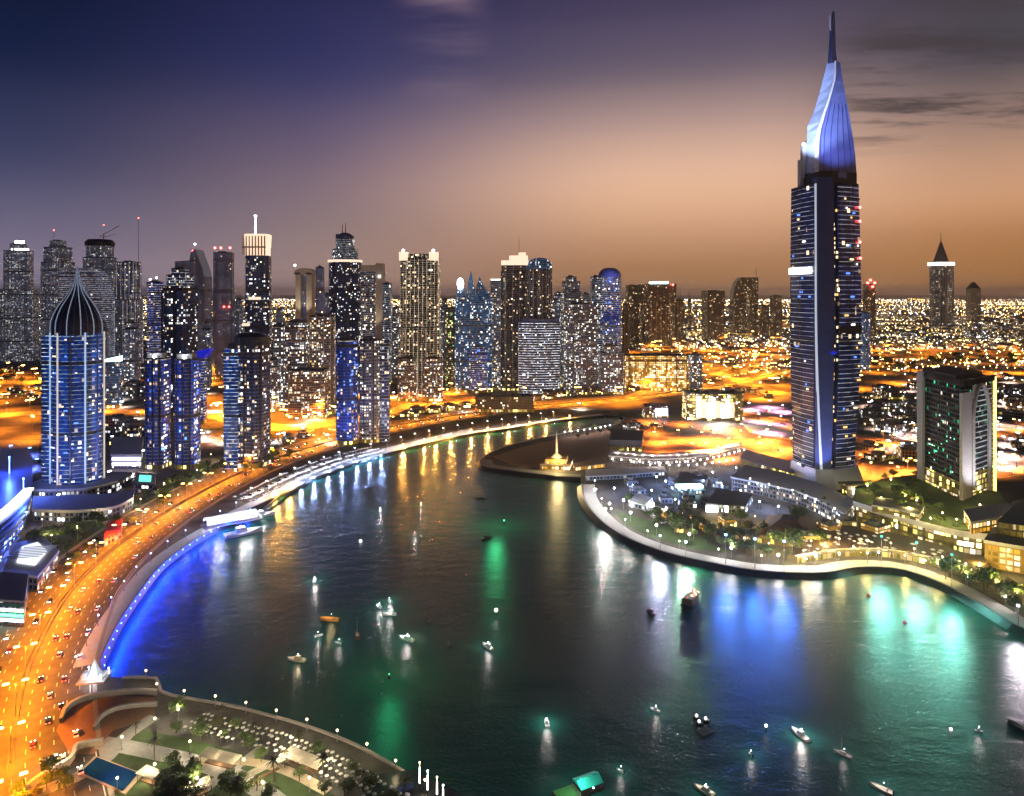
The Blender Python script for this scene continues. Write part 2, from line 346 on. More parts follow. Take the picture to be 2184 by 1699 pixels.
# ------------------------------------------------------------------ the setting: ground, water, roads
WZ = -2.4                                     # water level
shore_left = [(960, 1730), (925, 1690), (850, 1640), (760, 1590), (640, 1545), (500, 1508), (400, 1490), (345, 1476), (335, 1448), (262, 1446)]
quay_left = [(222, 1440), (214, 1415), (226, 1386), (254, 1330), (300, 1262), (345, 1207), (402, 1163), (470, 1122), (525, 1090), (592, 1058), (642, 1031), (702, 1005), (762, 984), (850, 961), (930, 941), (1000, 927), (1062, 918), (1122, 909), (1182, 899), (1242, 891), (1290, 886)]
inlet = [(1330, 890), (1322, 904), (1270, 911), (1200, 925), (1140, 938), (1085, 951), (1045, 966)]
spit = [(1022, 982), (1032, 996), (1080, 1004), (1140, 1012), (1195, 1018), (1238, 1020)]
quay_right = [(1240, 1034), (1244, 1062), (1264, 1093), (1302, 1128), (1356, 1157), (1432, 1183), (1522, 1203), (1602, 1217), (1682, 1223), (1762, 1223), (1830, 1212), (1902, 1213), (1962, 1227), (2032, 1257), (2102, 1297), (2160, 1332), (2200, 1350), (2290, 1376), (2420, 1400)]
gp = lambda L, z=0.0: [G(x, y, z) for x, y in L]
s_left = catmull(gp(shore_left), 6); q_left = catmull(gp(quay_left), 6); s_in = catmull(gp(inlet), 6); s_spit = catmull(gp(spit), 5); q_right = catmull(gp(quay_right), 6)
ring = s_left + q_left + s_in + s_spit + q_right
outer = [Vector((-60000, -3000, 0)), Vector((60000, -3000, 0)), Vector((60000, 60000, 0)), Vector((-60000, 60000, 0))]
hole = ring + [Vector((900, 250, 0)), Vector((900, -1200, 0)), Vector((-20, -1200, 0)), Vector((-25, 150, 0))]
tri = geometry.tessellate_polygon([outer, hole]); allp = outer + hole
b = MB()
for t in tri:
    p = [allp[i] for i in t]
    if (p[1] - p[0]).cross(p[2] - p[0]).z < 0: p = p[::-1]
    b.face(p, [(q.x, q.y) for q in p])
gm = bpy.data.materials.new('city_ground'); gm.use_nodes = True; n = NT(gm.node_tree); pb = n.n['Principled BSDF']
tc = n.new('ShaderNodeTexCoord'); v = tc.outputs['Object']
c = n.mix(n.step(n.noise(v, .006, 5), .42, .58), (.085, .07, .055), (.17, .14, .11)); c = n.mix(n.step(n.noise(v, .05, 6), .4, .7), c, (.06, .052, .048)); c = n.mix(n.step(n.noise(v, .015, 3), .6, .66), c, (.05, .07, .03))
n.put(pb.inputs['Base Color'], c); pb.inputs['Roughness'].default_value = .85
setting('ground', b, gm)

# water: dark teal body, ruffled surface
wm = bpy.data.materials.new('marina_water'); wm.use_nodes = True; n = NT(wm.node_tree); pb = n.n['Principled BSDF']
tc = n.new('ShaderNodeTexCoord'); v = tc.outputs['Object']
n.put(pb.inputs['Base Color'], n.mix(n.noise(v, .012, 3), (.005, .085, .072), (.012, .105, .080)))
pb.inputs['Roughness'].default_value = .27; pb.inputs['IOR'].default_value = 1.38; pb.inputs['Specular IOR Level'].default_value = .48
mp = n.new('ShaderNodeMapping'); mp.inputs['Scale'].default_value = (1, 1.7, 1); mp.inputs['Rotation'].default_value = (0, 0, R(20)); n.l.new(v, mp.inputs[0])
h = n.m('ADD', n.m('MULTIPLY', n.noise(mp.outputs[0], .07, 3, .5), .8), n.m('MULTIPLY', n.noise(mp.outputs[0], .55, 4, .65), .42))
bp = n.new('ShaderNodeBump'); bp.inputs['Strength'].default_value = .46; bp.inputs['Distance'].default_value = 1.0; n.put(bp.inputs['Height'], h); n.l.new(bp.outputs[0], pb.inputs['Normal'])
b = MB(); b.face([(-700, -1300, WZ), (1000, -1300, WZ), (1000, 1200, WZ), (-700, 1200, WZ)]); setting('water', b, wm)

# quay walls with a coping (each a thing), promenades behind them (setting)
def quay(line, name, label, cat, m_wall, m_cop, h=.7, batter=1.2):
    t = thing(name, label, cat, (0, 0, 0))
    wl = MB(); cp = MB(); out = offset(line, -batter)      # the water lies on the right of travel
    for i in range(len(line) - 1):
        a, bb, o1, o2 = line[i], line[i + 1], out[i], out[i + 1]
        wl.face([(o1.x, o1.y, WZ - .8), (o2.x, o2.y, WZ - .8), (bb.x, bb.y, h - .25), (a.x, a.y, h - .25)])
    cp.ribbon(offset(line, .35), 1.1, h, 0, 0.0); c2 = offset(line, -.2); c3 = offset(line, .9)
    for i in range(len(line) - 1):
        for L, flip in ((c2, 1), (c3, 0)):
            a, bb = L[i], L[i + 1]; q = [(a.x, a.y, h - .7), (bb.x, bb.y, h - .7), (bb.x, bb.y, h), (a.x, a.y, h)]
            cp.face(q if flip else q[::-1])
    part('wall_face', wl, m_wall, t); part('coping', cp, m_cop, t); return t
# travel direction must keep the water on the right: the shore lists run with the water on the right
quay(s_left, 'quay_wall', 'low dark stone edge of the garden promenade in the near corner', 'quay wall', M['dark_metal'], M['concrete'])
quay(q_left, 'quay_wall', 'long pale curving quay wall beside the orange waterfront highway', 'quay wall', M['dark_metal'], M['concrete'], batter=2.2)
quay(s_in, 'quay_wall', 'quay wall around the narrow inlet behind the dark spit', 'quay wall', M['dark_metal'], M['concrete'])
quay(s_spit, 'quay_wall', 'dark stone edge around the tip of the pointed spit', 'quay wall', M['dark_metal'], M['dark_metal'], batter=5)
quay(q_right, 'quay_wall', 'dark curved quay wall below the promenade of the tallest tower', 'quay wall', M['dark_metal'], M['concrete'], batter=5)
b = MB(); b.ribbon(offset(q_left[2:], 6.0), 9.5, .12); setting('promenade', b, M['pale_concrete'])
b = MB(); b.ribbon(offset(q_right, 6.5), 10, .12); setting('promenade', b, M['pale_concrete'])
b = MB(); b.ribbon(offset(s_left, 5.5), 8, .135); setting('promenade', b, M['asphalt'])
b = MB(); b.ribbon(offset(s_left, 15.5), 13, .10); setting('parasol_terrace', b, M['asphalt'])
b = MB(); b.ribbon(offset(s_spit, 7.0), 11, .12); setting('promenade', b, M['paving'])

def road(name, pts, wdt, z=.08, m='asphalt', lanes=0, edge=True):
    L = catmull(gp(pts), 12); b = MB(); b.ribbon(L, wdt, z); setting(name, b, M[m])
    k = MB()
    if edge:
        for d in (wdt / 2 - .5, -wdt / 2 + .5): k.ribbon(offset(L, d), .35, z + .02)
    for i in range(1, lanes):
        d = -wdt / 2 + wdt * i / lanes
        if lanes % 2 == 0 and i == lanes // 2: continue
        line = offset(L, d)
        for p, t in along(line, 9):
            k.ribbon([p, p + t * 3.2], .28, z + .02)
    if k.f: setting('road_marking', k, M['road_paint'])
    return L
hw = [(26, 1790), (22, 1640), (38, 1500), (75, 1390), (150, 1262), (255, 1162), (395, 1069), (550, 993), (700, 944), (850, 908), (1000, 883), (1150, 866), (1300, 852), (1430, 838), (1560, 818), (1680, 790), (1800, 768)]
R1 = road('waterfront_highway', hw, 52, .08, lanes=12)
R2 = road('highway', [(-150, 900), (60, 882), (200, 878), (430, 882), (580, 912), (720, 900), (860, 872), (1000, 858), (1120, 842)], 40, .10, lanes=8, m='lit_asphalt')
R3 = road('highway', [(-150, 818), (200, 815), (450, 820), (700, 842), (900, 845), (1050, 825)], 60, .12, m='lit_asphalt')
R4 = road('interchange_road', [(1300, 800), (1400, 778), (1480, 786), (1560, 806), (1650, 836), (1720, 850)], 36, .14, m='lit_asphalt')
R5 = road('highway', [(1250, 760), (1400, 745), (1560, 752), (1700, 758), (1900, 748), (2250, 738)], 70, .10, m='lit_asphalt')
R6 = road('boulevard', [(1370, 900), (1480, 908), (1580, 928), (1690, 962), (1840, 1000), (1960, 1015), (2090, 1008), (2260, 985)], 40, .10, lanes=6)
R7 = road('boulevard', [(1560, 880), (1680, 905), (1800, 935), (1920, 945), (2060, 930), (2260, 905)], 30, .12)
R8 = road('highway', [(1820, 832), (1960, 812), (2100, 800), (2300, 792)], 44, .12, m='lit_asphalt')
R9 = road('loop_ramp', [(1440, 840), (1520, 800), (1600, 775), (1640, 790), (1600, 815), (1520, 835)], 14, .18, m='lit_asphalt')
for pts, wd_, z_ in (([(1340, 850), (1420, 815), (1520, 770), (1600, 740), (1660, 725)], 18, .20), ([(1360, 790), (1430, 800), (1470, 820), (1430, 836), (1380, 822), (1380, 800), (1450, 785)], 12, .22), ([(1600, 755), (1660, 775), (1690, 800), (1660, 822), (1600, 812), (1590, 790), (1650, 770)], 14, .24), ([(1850, 770), (1950, 765), (2050, 780), (2184, 772)], 20, .20), ([(820, 890), (870, 862), (940, 866), (960, 878), (920, 888), (860, 884)], 10, .22)):
    road('loop_ramp', pts, wd_, z_, m='lit_asphalt')
R10 = road('quay_road', [(-60, 1420), (0, 1330), (60, 1262), (150, 1185), (240, 1128), (330, 1080), (450, 1018), (560, 968), (700, 925)], 9, .06, edge=False)
b = MB()
for d in (1.0, -1.0):
    b.ribbon(offset(R1, d), .5, 1.0, 0, .95)
t = thing('crash_barrier', 'pale concrete barrier along the middle of the orange waterfront highway', 'barrier'); part('rail', b, M['asphalt'], t)
b = MB(); b.ribbon(offset(R1, -27.2), 1.6, .24, 0, .2); b.ribbon(offset(R1, 27.2), 1.6, .24, 0, .2); setting('kerb', b, M['concrete'])
def plaza(name, pts, m, z=.05):
    p = [G(x, y) for x, y in pts]; b = MB(); p = [Vector((q.x, q.y, z)) for q in p]
    if geometry.normal(p).z < 0: p = p[::-1]
    b.face(p); return setting(name, b, M[m])
plaza('parking_lot', [(560, 1086), (640, 1026), (780, 966), (1010, 912), (1000, 924), (800, 972), (660, 1024), (590, 1062)], 'paving', .16)
plaza('spit_ground', [(1050, 975), (1110, 955), (1200, 935), (1300, 918), (1330, 950), (1290, 985), (1180, 1000), (1090, 992)], 'brown_paving')
plaza('purple_plaza', [(1600, 850), (1690, 845), (1690, 940), (1600, 925), (1570, 890)], 'pale_concrete', .06)
plaza('orange_plaza', [(1390, 930), (1500, 935), (1570, 955), (1560, 985), (1440, 985), (1370, 965)], 'brown_paving', .06)
plaza('park_lawn', [(150, 1640), (250, 1570), (340, 1520), (400, 1505), (600, 1560), (760, 1620), (900, 1720), (500, 1800), (100, 1790)], 'grass', .05)
plaza('quay_lawn', [(1310, 1090), (1420, 1120), (1500, 1150), (1560, 1180), (1480, 1172), (1390, 1148), (1330, 1118)], 'grass', .13)
plaza('garden_lawn', [(280, 1075), (420, 1000), (480, 985), (470, 1010), (400, 1045), (330, 1085)], 'grass', .05)
plaza('garden_lawn', [(75, 1150), (210, 1105), (230, 1130), (130, 1190), (60, 1190)], 'grass', .05)
plaza('blue_court', [(-60, 940), (85, 940), (80, 1000), (0, 1100), (-60, 1150)], 'paving', .05)
PZ = [.14]
def path(pts, wdt, m='concrete', z=.12):
    PZ[0] += .02; z = PZ[0]
    b = MB(); b.ribbon(catmull(gp(pts), 5), wdt, z); setting('path', b, M[m])
path([(60, 1700), (200, 1640), (270, 1570), (330, 1530)], 6); path([(215, 1585), (300, 1600), (420, 1628), (510, 1660), (600, 1720), (640, 1790)], 7)
path([(560, 1595), (500, 1640), (430, 1690), (370, 1760)], 4); path([(420, 1628), (520, 1625), (610, 1645), (700, 1690)], 4, 'beige_stone')

# ------------------------------------------------------------------ towers
def plan_pts(kind, ar):
    if kind == 'box': q = [(-.5, -.5), (.5, -.5), (.5, .5), (-.5, .5)]
    elif kind == 'chamfer': c = .18; q = [(-.5 + c, -.5), (.5 - c, -.5), (.5, -.5 + c), (.5, .5 - c), (.5 - c, .5), (-.5 + c, .5), (-.5, .5 - c), (-.5, -.5 + c)]
    elif kind == 'round': q = [(.5 * cos(2 * pi * (i + .5) / 20 - pi / 2), .5 * sin(2 * pi * (i + .5) / 20 - pi / 2)) for i in range(20)]
    elif kind == 'bow':
        q = [(-.5 + i / 10, -.5 + .16 * (abs(i - 5) / 5) ** 2) for i in range(11)] + [(.5, .5), (-.5, .5)]
    elif kind == 'cross':
        c = .22; q = [(-c, -.5), (c, -.5), (c, -c * 1.4), (.5, -c * 1.4), (.5, c * 1.4), (c, c * 1.4), (c, .5), (-c, .5), (-c, c * 1.4), (-.5, c * 1.4), (-.5, -c * 1.4), (-c, -c * 1.4)]
    return [(x, y * ar) for x, y in q]
class Tw: pass
def fit(q, xl, xr, D):
    """scale the plan q and find its centre so that, with its nearest point at depth D, it fills the columns xl..xr"""
    k = (xr - xl) * D / F / (max(p[0] for p in q) - min(p[0] for p in q)); X = XW((xl + xr) / 2, D)
    for _ in range(12):
        y0 = min(p[1] for p in q) * k; px = [CX + F * (X + x * k) / (D - y0 + y * k) for x, y in q]
        k *= (xr - xl) / (max(px) - min(px)); X += (XW((xl + xr) / 2, D) - XW((max(px) + min(px)) / 2, D))
    return [(x * k, y * k) for x, y in q], X
LITM = {}
def lit_mesh(tint, w_, h_):
    key = (tint, round(w_, 1), round(h_, 1))
    if key not in LITM:
        b = MB(); b.box(-w_ / 2, w_ / 2, -.12, .12, -h_ / 2, h_ / 2)
        LITM[key] = b.mesh('lit_window', [M[tint]])
    return LITM[key]
glow('win_warm', (1, .74, .42), 1.5); glow('win_white', (1, .95, .85), 1.9); glow('win_cool', (.7, .85, 1), 1.3); glow('win_amber', (1, .55, .15), 1.4); glow('win_blue', (.10, .25, 1), 1.6); glow('win_green', (.15, 1, .5), 1.0)
def windows(T, count, tints, w_=1.9, h_=1.5, cw=3.2, ch=3.6, z0=4, z1=None, poly=None, edges=None):
    """lit windows standing just proud of the facade, each a part of its own"""
    P = poly or T.poly; z1 = z1 or T.h0; k = len(P); E = []
    for i in range(k):
        a = Vector(P[i]); c = Vector(P[(i + 1) % k]); d = c - a
        if d.length < w_ + .6 or (edges and i not in edges): continue
        nrm = Vector((d.y, -d.x)).normalized(); mid = Vector((T.root.location.x, T.root.location.y)) + (a + c) / 2
        if nrm.dot(-mid.normalized()) > .12: E.append((a, d, nrm, d.length))
    if not E: return
    used = set()
    for _ in range(count):
        a, d, nrm, L = rnd.choices(E, [e[3] for e in E])[0]
        u = (int(rnd.random() * max(1, (L - w_) // cw)) + .5) * cw; u = min(max(u, w_ / 2 + .2), L - w_ / 2 - .2)
        z = z0 + (int(rnd.random() * (z1 - z0 - 3) // ch) + .6) * ch
        key = (round(a.x, 1), round(u), round(z))
        if key in used: continue
        used.add(key)
        p = a + d.normalized() * u + nrm * .10
        o = link('window', lit_mesh(rnd.choice(tints), w_ * rnd.choice((.7, 1, 1, 1.9)), h_ * rnd.choice((.7, 1, 1))), T.root, (p.x, p.y, z)); o.rotation_euler = (0, 0, atan2(d.y, d.x))

def tower(name, label, xl, xr, yt, yb, m, plan='box', ar=.8, rot=0, tiers=None, parapet=1.6, band=None, band_m=None, fins=0, fin_m='metal', plant=True, win=0, tints=('win_warm', 'win_white'), group=None, roof='dark_roof', cat='tower', D=None, lobby=True):
    T = Tw(); D = D or DB(yb); T.D = D; T.s = D / F
    base = plan_pts(plan, ar); ca, sa = cos(R(rot)), sin(R(rot))
    q = [(x * ca - y * sa, x * sa + y * ca) for x, y in base]
    q, cx_ = fit(q, xl, xr, D); y0 = min(p[1] for p in q); W = max(p[0] for p in q) - min(p[0] for p in q)
    T.W = W; T.poly = q; T.dep = -2 * y0; T.xl = xl; T.xr = xr
    T.root = thing(name, label, cat, (cx_, D - y0, 0), 0, group); T.xc = (xl + xr) / 2
    T.z = lambda y: ZH(y, D); T.lx = lambda x: (x - T.xc) * W / (xr - xl)
    tiers = tiers or [(yt, 1.0)]
    z = 0.0; T.tops = []
    body = MB()
    for i, (ty, sc) in enumerate(tiers):
        zt = T.z(ty); P = [(x * sc, y * sc) for x, y in q]
        body.prism(P, z, zt, 0, 1); T.tops.append((z, zt, P, sc))
        if parapet:
            pp = MB(); I = [(x * .93, y * .93) for x, y in P]
            for a, c, e, g in zip(P, P[1:] + P[:1], I[1:] + I[:1], I):
                pp.face([(*a, zt), (*c, zt), (*c, zt + parapet), (*a, zt + parapet)]); pp.face([(*g, zt + parapet), (*e, zt + parapet), (*e, zt), (*g, zt)]); pp.face([(*a, zt + parapet), (*c, zt + parapet), (*e, zt + parapet), (*g, zt + parapet)])
            part('parapet', pp, M['dark_metal'], T.root)
        z = zt
    T.top = z; T.h0 = T.tops[0][1]; T.ptop = T.tops[-1][2]
    part('shaft', body, [M[m], M[roof]], T.root)
    if band:                                           # slab edges standing proud of the glass, one cladding
        bm_ = MB()
        for z0, z1, P, sc in T.tops:
            zz_ = z0 + band
            while zz_ < z1 - 1:
                O = [(x * 1.018, y * 1.018) for x, y in P]; bm_.prism(O, zz_, zz_ + .55, 0, 0, True); zz_ += band
        part('slab_cladding', bm_, M[band_m or 'pale_concrete'], T.root)
    if fins:
        z0, z1, P, sc = T.tops[0]
        x0 = min(p[0] for p in P); x1 = max(p[0] for p in P); yy = min(p[1] for p in P)
        for i in range(fins):
            x = x0 + (x1 - x0) * (i + .5) / fins
            # front face depth at x
            best = None
            for a, c in zip(P, P[1:] + P[:1]):
                if (a[0] - x) * (c[0] - x) <= 0 and abs(a[0] - c[0]) > 1e-6:
                    yv = a[1] + (c[1] - a[1]) * (x - a[0]) / (c[0] - a[0]); best = yv if best is None else min(best, yv)
            f_ = MB(); f_.box(x - .5, x + .5, best - .8, best + .25, 0, z1 + 2.0); part('rib', f_, M[fin_m], T.root)
    if plant:
        pm = MB(); P = T.ptop; wx = max(p[0] for p in P); wy = max(p[1] for p in P)
        pm.box(-wx * .45, wx * .25, -wy * .4, wy * .3, z, z + 4.2); pm.box(wx * .3, wx * .6, -wy * .2, wy * .35, z, z + 2.6); part('roof_plant', pm, M['grey_roof'], T.root)
    if lobby and yb > 800:
        lb = MB(); P = [(x * 1.03, y * 1.03) for x, y in q]; lb.prism(P, 0.1, 4.6); part('lobby', lb, M['f_shops'], T.root)
    if win: windows(T, win, tints)
    return T
def mast(T, x, y_top, z0, r=.5, m='metal', tip=None, dy=0, name='mast'):
    b = MB(); b.tube((T.lx(x), dy, z0), (T.lx(x), dy, T.z(y_top)), r, r * .4); o = part(name, b, M[m], T.root)
    if tip:
        b = MB(); b.ball((T.lx(x), dy, T.z(y_top) + 1), max(1.0, T.s * 1.3)); part('beacon', b, M[tip], o)
    return o
def beacon(T, x, y, tip, r=None, dy=0):
    b = MB(); r = r or max(1.0, T.s * 1.2); b.ball((T.lx(x), dy, T.z(y)), r); part('beacon', b, M[tip], T.root)
def crownbox(T, xl, xr, y0, y1, m, name='crown', ins=1.0, flare=1.0):
    """a storey-high block on the roof, over the tower's plan scaled to xl..xr"""
    wx = max(p[0] for p in T.poly); k = (xr - xl) / (T.xr - T.xl); cx = T.lx((xl + xr) / 2)
    b = MB(); A = [(x * k + cx, y * k, T.z(y0)) for x, y in T.poly]; B_ = [(x * k * flare + cx, y * k * flare, T.z(y1)) for x, y in T.poly]
    b.loft([A, B_], 0, 1); return part(name, b, [M[m], M['dark_roof']], T.root)

# --- far cluster behind the onion tower
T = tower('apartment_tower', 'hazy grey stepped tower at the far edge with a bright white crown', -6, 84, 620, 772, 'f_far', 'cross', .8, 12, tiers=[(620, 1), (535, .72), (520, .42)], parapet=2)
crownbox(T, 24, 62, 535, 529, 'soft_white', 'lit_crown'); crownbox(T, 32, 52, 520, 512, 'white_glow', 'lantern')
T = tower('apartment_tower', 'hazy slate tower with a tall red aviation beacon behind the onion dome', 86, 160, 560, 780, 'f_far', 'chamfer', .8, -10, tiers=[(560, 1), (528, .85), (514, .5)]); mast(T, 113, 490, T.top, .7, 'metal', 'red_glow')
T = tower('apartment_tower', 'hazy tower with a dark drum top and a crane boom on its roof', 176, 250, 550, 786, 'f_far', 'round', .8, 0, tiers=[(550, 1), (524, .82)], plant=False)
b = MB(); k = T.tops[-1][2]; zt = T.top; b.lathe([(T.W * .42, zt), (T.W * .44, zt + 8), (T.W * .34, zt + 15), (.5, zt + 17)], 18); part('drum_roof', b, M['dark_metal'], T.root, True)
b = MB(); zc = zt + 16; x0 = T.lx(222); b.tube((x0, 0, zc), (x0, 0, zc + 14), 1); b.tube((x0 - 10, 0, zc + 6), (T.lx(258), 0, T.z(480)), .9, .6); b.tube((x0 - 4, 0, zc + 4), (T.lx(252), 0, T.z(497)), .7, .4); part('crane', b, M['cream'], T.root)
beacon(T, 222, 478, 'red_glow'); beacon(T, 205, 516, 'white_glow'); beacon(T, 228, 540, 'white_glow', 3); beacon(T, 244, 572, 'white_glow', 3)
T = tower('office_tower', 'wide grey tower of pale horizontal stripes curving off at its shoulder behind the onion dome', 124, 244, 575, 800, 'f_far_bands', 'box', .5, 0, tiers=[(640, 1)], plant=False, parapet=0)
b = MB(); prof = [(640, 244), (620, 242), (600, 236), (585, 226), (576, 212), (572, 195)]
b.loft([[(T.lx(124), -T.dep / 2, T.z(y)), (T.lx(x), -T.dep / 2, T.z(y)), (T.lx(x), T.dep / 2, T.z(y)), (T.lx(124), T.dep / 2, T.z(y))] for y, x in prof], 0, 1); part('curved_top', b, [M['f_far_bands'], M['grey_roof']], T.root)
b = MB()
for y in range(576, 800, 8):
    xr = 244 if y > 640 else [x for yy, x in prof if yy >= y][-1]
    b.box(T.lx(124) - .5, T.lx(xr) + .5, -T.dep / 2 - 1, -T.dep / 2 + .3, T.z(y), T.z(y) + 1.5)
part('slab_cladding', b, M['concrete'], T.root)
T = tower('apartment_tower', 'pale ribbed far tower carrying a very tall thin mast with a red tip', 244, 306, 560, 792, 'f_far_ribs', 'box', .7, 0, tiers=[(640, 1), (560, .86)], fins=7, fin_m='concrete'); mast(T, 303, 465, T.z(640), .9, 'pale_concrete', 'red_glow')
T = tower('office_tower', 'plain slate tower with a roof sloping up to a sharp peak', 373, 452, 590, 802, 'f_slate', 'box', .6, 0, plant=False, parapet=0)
b = MB(); yy = T.dep / 2; pr = [(T.lx(373), T.z(590)), (T.lx(452), T.z(590)), (T.lx(448), T.z(575)), (T.lx(428), T.z(532)), (T.lx(416), T.z(538)), (T.lx(412), T.z(556)), (T.lx(373), T.z(558))]
for a, c in zip(pr, pr[1:] + pr[:1]): b.face([(a[0], -yy, a[1]), (c[0], -yy, c[1]), (c[0], yy, c[1]), (a[0], yy, a[1])][::-1])
b.face([(x, -yy, z) for x, z in pr], [(x, z) for x, z in pr]); b.face([(x, yy, z) for x, z in pr][::-1]); part('sloped_roof', b, M['f_slate'], T.root)
beacon(T, 416, 520, 'white_glow', 2); beacon(T, 410, 535, 'red_glow', 2)
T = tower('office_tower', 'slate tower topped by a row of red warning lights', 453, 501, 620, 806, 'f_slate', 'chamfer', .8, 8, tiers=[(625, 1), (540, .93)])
for x in (456, 470, 492): beacon(T, x, 528, 'red_glow', 2.4)
for x in (486, 498): beacon(T, x, 655, 'red_glow', 1.8, -T.dep / 2)
T = tower('apartment_tower', 'narrow dark blue tower with two white roof lights', 313, 350, 604, 868, 'f_blue_lit', 'box', .8, 10, tiers=[(604, 1)], win=16, band=7.2, band_m='steel_blue'); beacon(T, 318, 596, 'white_glow', 1.4); beacon(T, 334, 593, 'white_glow', 1.4)
T = tower('office_tower', 'black glass tower with stepped top above the blue twin blocks', 346, 422, 612, 888, 'f_dark', 'chamfer', .8, -6, tiers=[(612, 1), (588, .78), (574, .5)], win=30, tints=('win_white', 'win_cool'), band=3.6, band_m='dark_metal')
b = MB(); b.box(T.lx(352), T.lx(356), -T.dep / 2 - .8, -T.dep / 2 + .3, T.z(760), T.z(620)); b.box(T.lx(382), T.lx(386), -T.dep / 2 - .8, -T.dep / 2 + .3, T.z(760), T.z(620)); b.box(T.lx(352), T.lx(386), -T.dep / 2 - .9, -T.dep / 2 + .3, T.z(722), T.z(716)); part('facade_frame', b, M['dark_metal'], T.root)

# --- onion dome tower
Don = DB(1058); s = Don / F; T = Tw(); T.D = Don; T.s = s; T.xc = 166
oct_, cx_ = fit([(1.035 * cos(2 * pi * (i + .5) / 12 - pi / 2), .9 * sin(2 * pi * (i + .5) / 12 - pi / 2)) for i in range(12)], 108, 221, Don)
w0 = max(p[0] for p in oct_) / (1.035 * cos(pi / 12)); s = w0 / 57.0; dm = -min(p[1] for p in oct_)
T.root = thing('onion_dome_tower', 'blue glass tower ending in a ribbed black onion dome', 'tower', (cx_, Don + dm, 0)); T.z = lambda y: H - (y - HZ) * (Don + dm * .5) / F; T.lx = lambda x: (x - 164.5) * s
b = MB(); zs = T.z(712); b.prism(oct_, 0, zs, 0, 1); part('shaft', b, [M['f_onion'], M['dark_roof']], T.root)
T.poly = oct_; T.h0 = zs; windows(T, 70, ('win_cool', 'win_white', 'win_cool', 'win_blue', 'win_warm'), 1.7, 1.1, 2.6, 3.5, 6)
b = MB()
for i in range(1, int(zs / 3.5)):
    z = 3.5 * i; b.prism([(x * 1.012, y * 1.012) for x, y in oct_], z - .12, z + .30, 0, 0, True)
part('slab_cladding', b, M['steel_blue'], T.root)
rib_glow = glow('dome_rib_glow', (.6, .75, 1), .22); led = glow('led_line', (.55, .75, 1), .5); led2 = glow('led_line_warm', (1, .88, .75), .45)  # pale look of the steel dome ribs put in as a dim glow
for i, (x, y) in enumerate(oct_):
    if y > w0 * .3: continue
    b = MB(); L = sqrt(x * x + y * y); b.obox((x * 1.02, y * 1.02), 1.0, 1.0, 0, zs + 1); part('rib', b, led2 if i in (3, 11) else (led if i % 3 == 1 else M['steel_blue']), T.root)
dome = [(715, 57), (700, 57.5), (686, 56), (672, 51), (658, 43.5), (645, 34), (633, 24), (622, 16), (610, 10), (598, 6.4), (585, 3.6), (572, 1.2)]
b = MB(); b.loft([[(r * s * cos(2 * pi * i / 24) * 1.0, r * s * .92 * sin(2 * pi * i / 24), T.z(y)) for i in range(24)] for y, r in dome]); part('onion_dome', b, M['dark_metal'], T.root, True)
for i in range(24):
    a = 2 * pi * (i + .5) / 24
    if sin(a) > .35: continue
    b = MB()
    for (y1, r1), (y2, r2) in zip(dome, dome[1:]): b.tube((r1 * s * 1.01 * cos(a), r1 * s * .93 * sin(a), T.z(y1)), (r2 * s * 1.01 * cos(a), r2 * s * .93 * sin(a), T.z(y2)), .42, .36, 4)
    part('dome_rib', b, rib_glow if i % 2 == 0 else M['steel_blue'], T.root)
b = MB(); b.tube((0, 0, T.z(580)), (0, 0, T.z(566)), .6, .15); part('finial', b, M['metal'], T.root)
b = MB(); b.box(T.lx(91), T.lx(112), -8, 14, 0, T.z(716), 0, 1); part('side_wing', b, [M['f_onion'], M['dark_roof']], T.root)
b = MB(); b.prism([(T.lx(72), -28), (T.lx(150), -31), (T.lx(235), -26), (T.lx(272), -6), (T.lx(262), 24), (T.lx(72), 24)], 0, 9, 0, 1); pd = part('podium', b, [M['f_low_cool'], M['concrete']], T.root)
b = MB(); b.ribbon(catmull([(T.lx(72), -28.6, 9.4), (T.lx(150), -31.6, 9.4), (T.lx(236), -26.6, 9.4), (T.lx(273), -6, 9.4)], 3), 1.4, 9.6, 0, 1.4); part('canopy_edge', b, M['pale_concrete'], pd)

T = tower('office_block', 'small blue office block with a glowing white slanted roof sign', 223, 261, 775, 872, 'f_blue_glass', 'box', .8, 14, win=12, tints=('win_cool',), plant=False)
b = MB(); P = T.poly; zt = T.top; b.loft([[(x * 1.02, y * 1.02, zt + 2) for x, y in P], [(x * 1.02, y * 1.02, zt + (5 if x < 0 else 9)) for x, y in P]]); part('roof_sign', b, M['cyan_glow'], T.root)
for (xl, xr, yt, lab) in ((309, 364, 768, 'striped left half of the blue twin residential blocks under the black tower'), (372, 428, 770, 'deep blue right half of the twin residential blocks with red lit windows')):
    T = tower('apartment_tower', lab, xl, xr, yt, 1002, 'f_blue_lit', 'bow', .9, 0, band=3.5, band_m='concrete', win=46, tints=('win_white', 'win_cool', 'win_blue', 'win_warm') if xl < 320 else ('win_white', 'win_blue', 'win_blue', 'win_amber'), fins=3, fin_m='dark_metal')
    b = MB(); b.box(-T.W * .4, T.W * .4, -T.dep * .3, T.dep * .3, T.top, T.top + 6); part('roof_pavilion', b, M['concrete'], T.root)
    b = MB(); b.ball((0, -T.dep * .36, T.top + 3), 1.4); part('roof_lamp', b, M['white_glow'], T.root); lamp('POINT', T.root, (0, -T.dep * .42, T.top + 3.5), 9000, (.8, .88, 1), .5)
T = tower('apartment_tower', 'slim tower with a glowing blue sail roof between dark towers', 419, 441, 765, 905, 'f_blue_lit', 'box', .9, 0, win=10, plant=False)
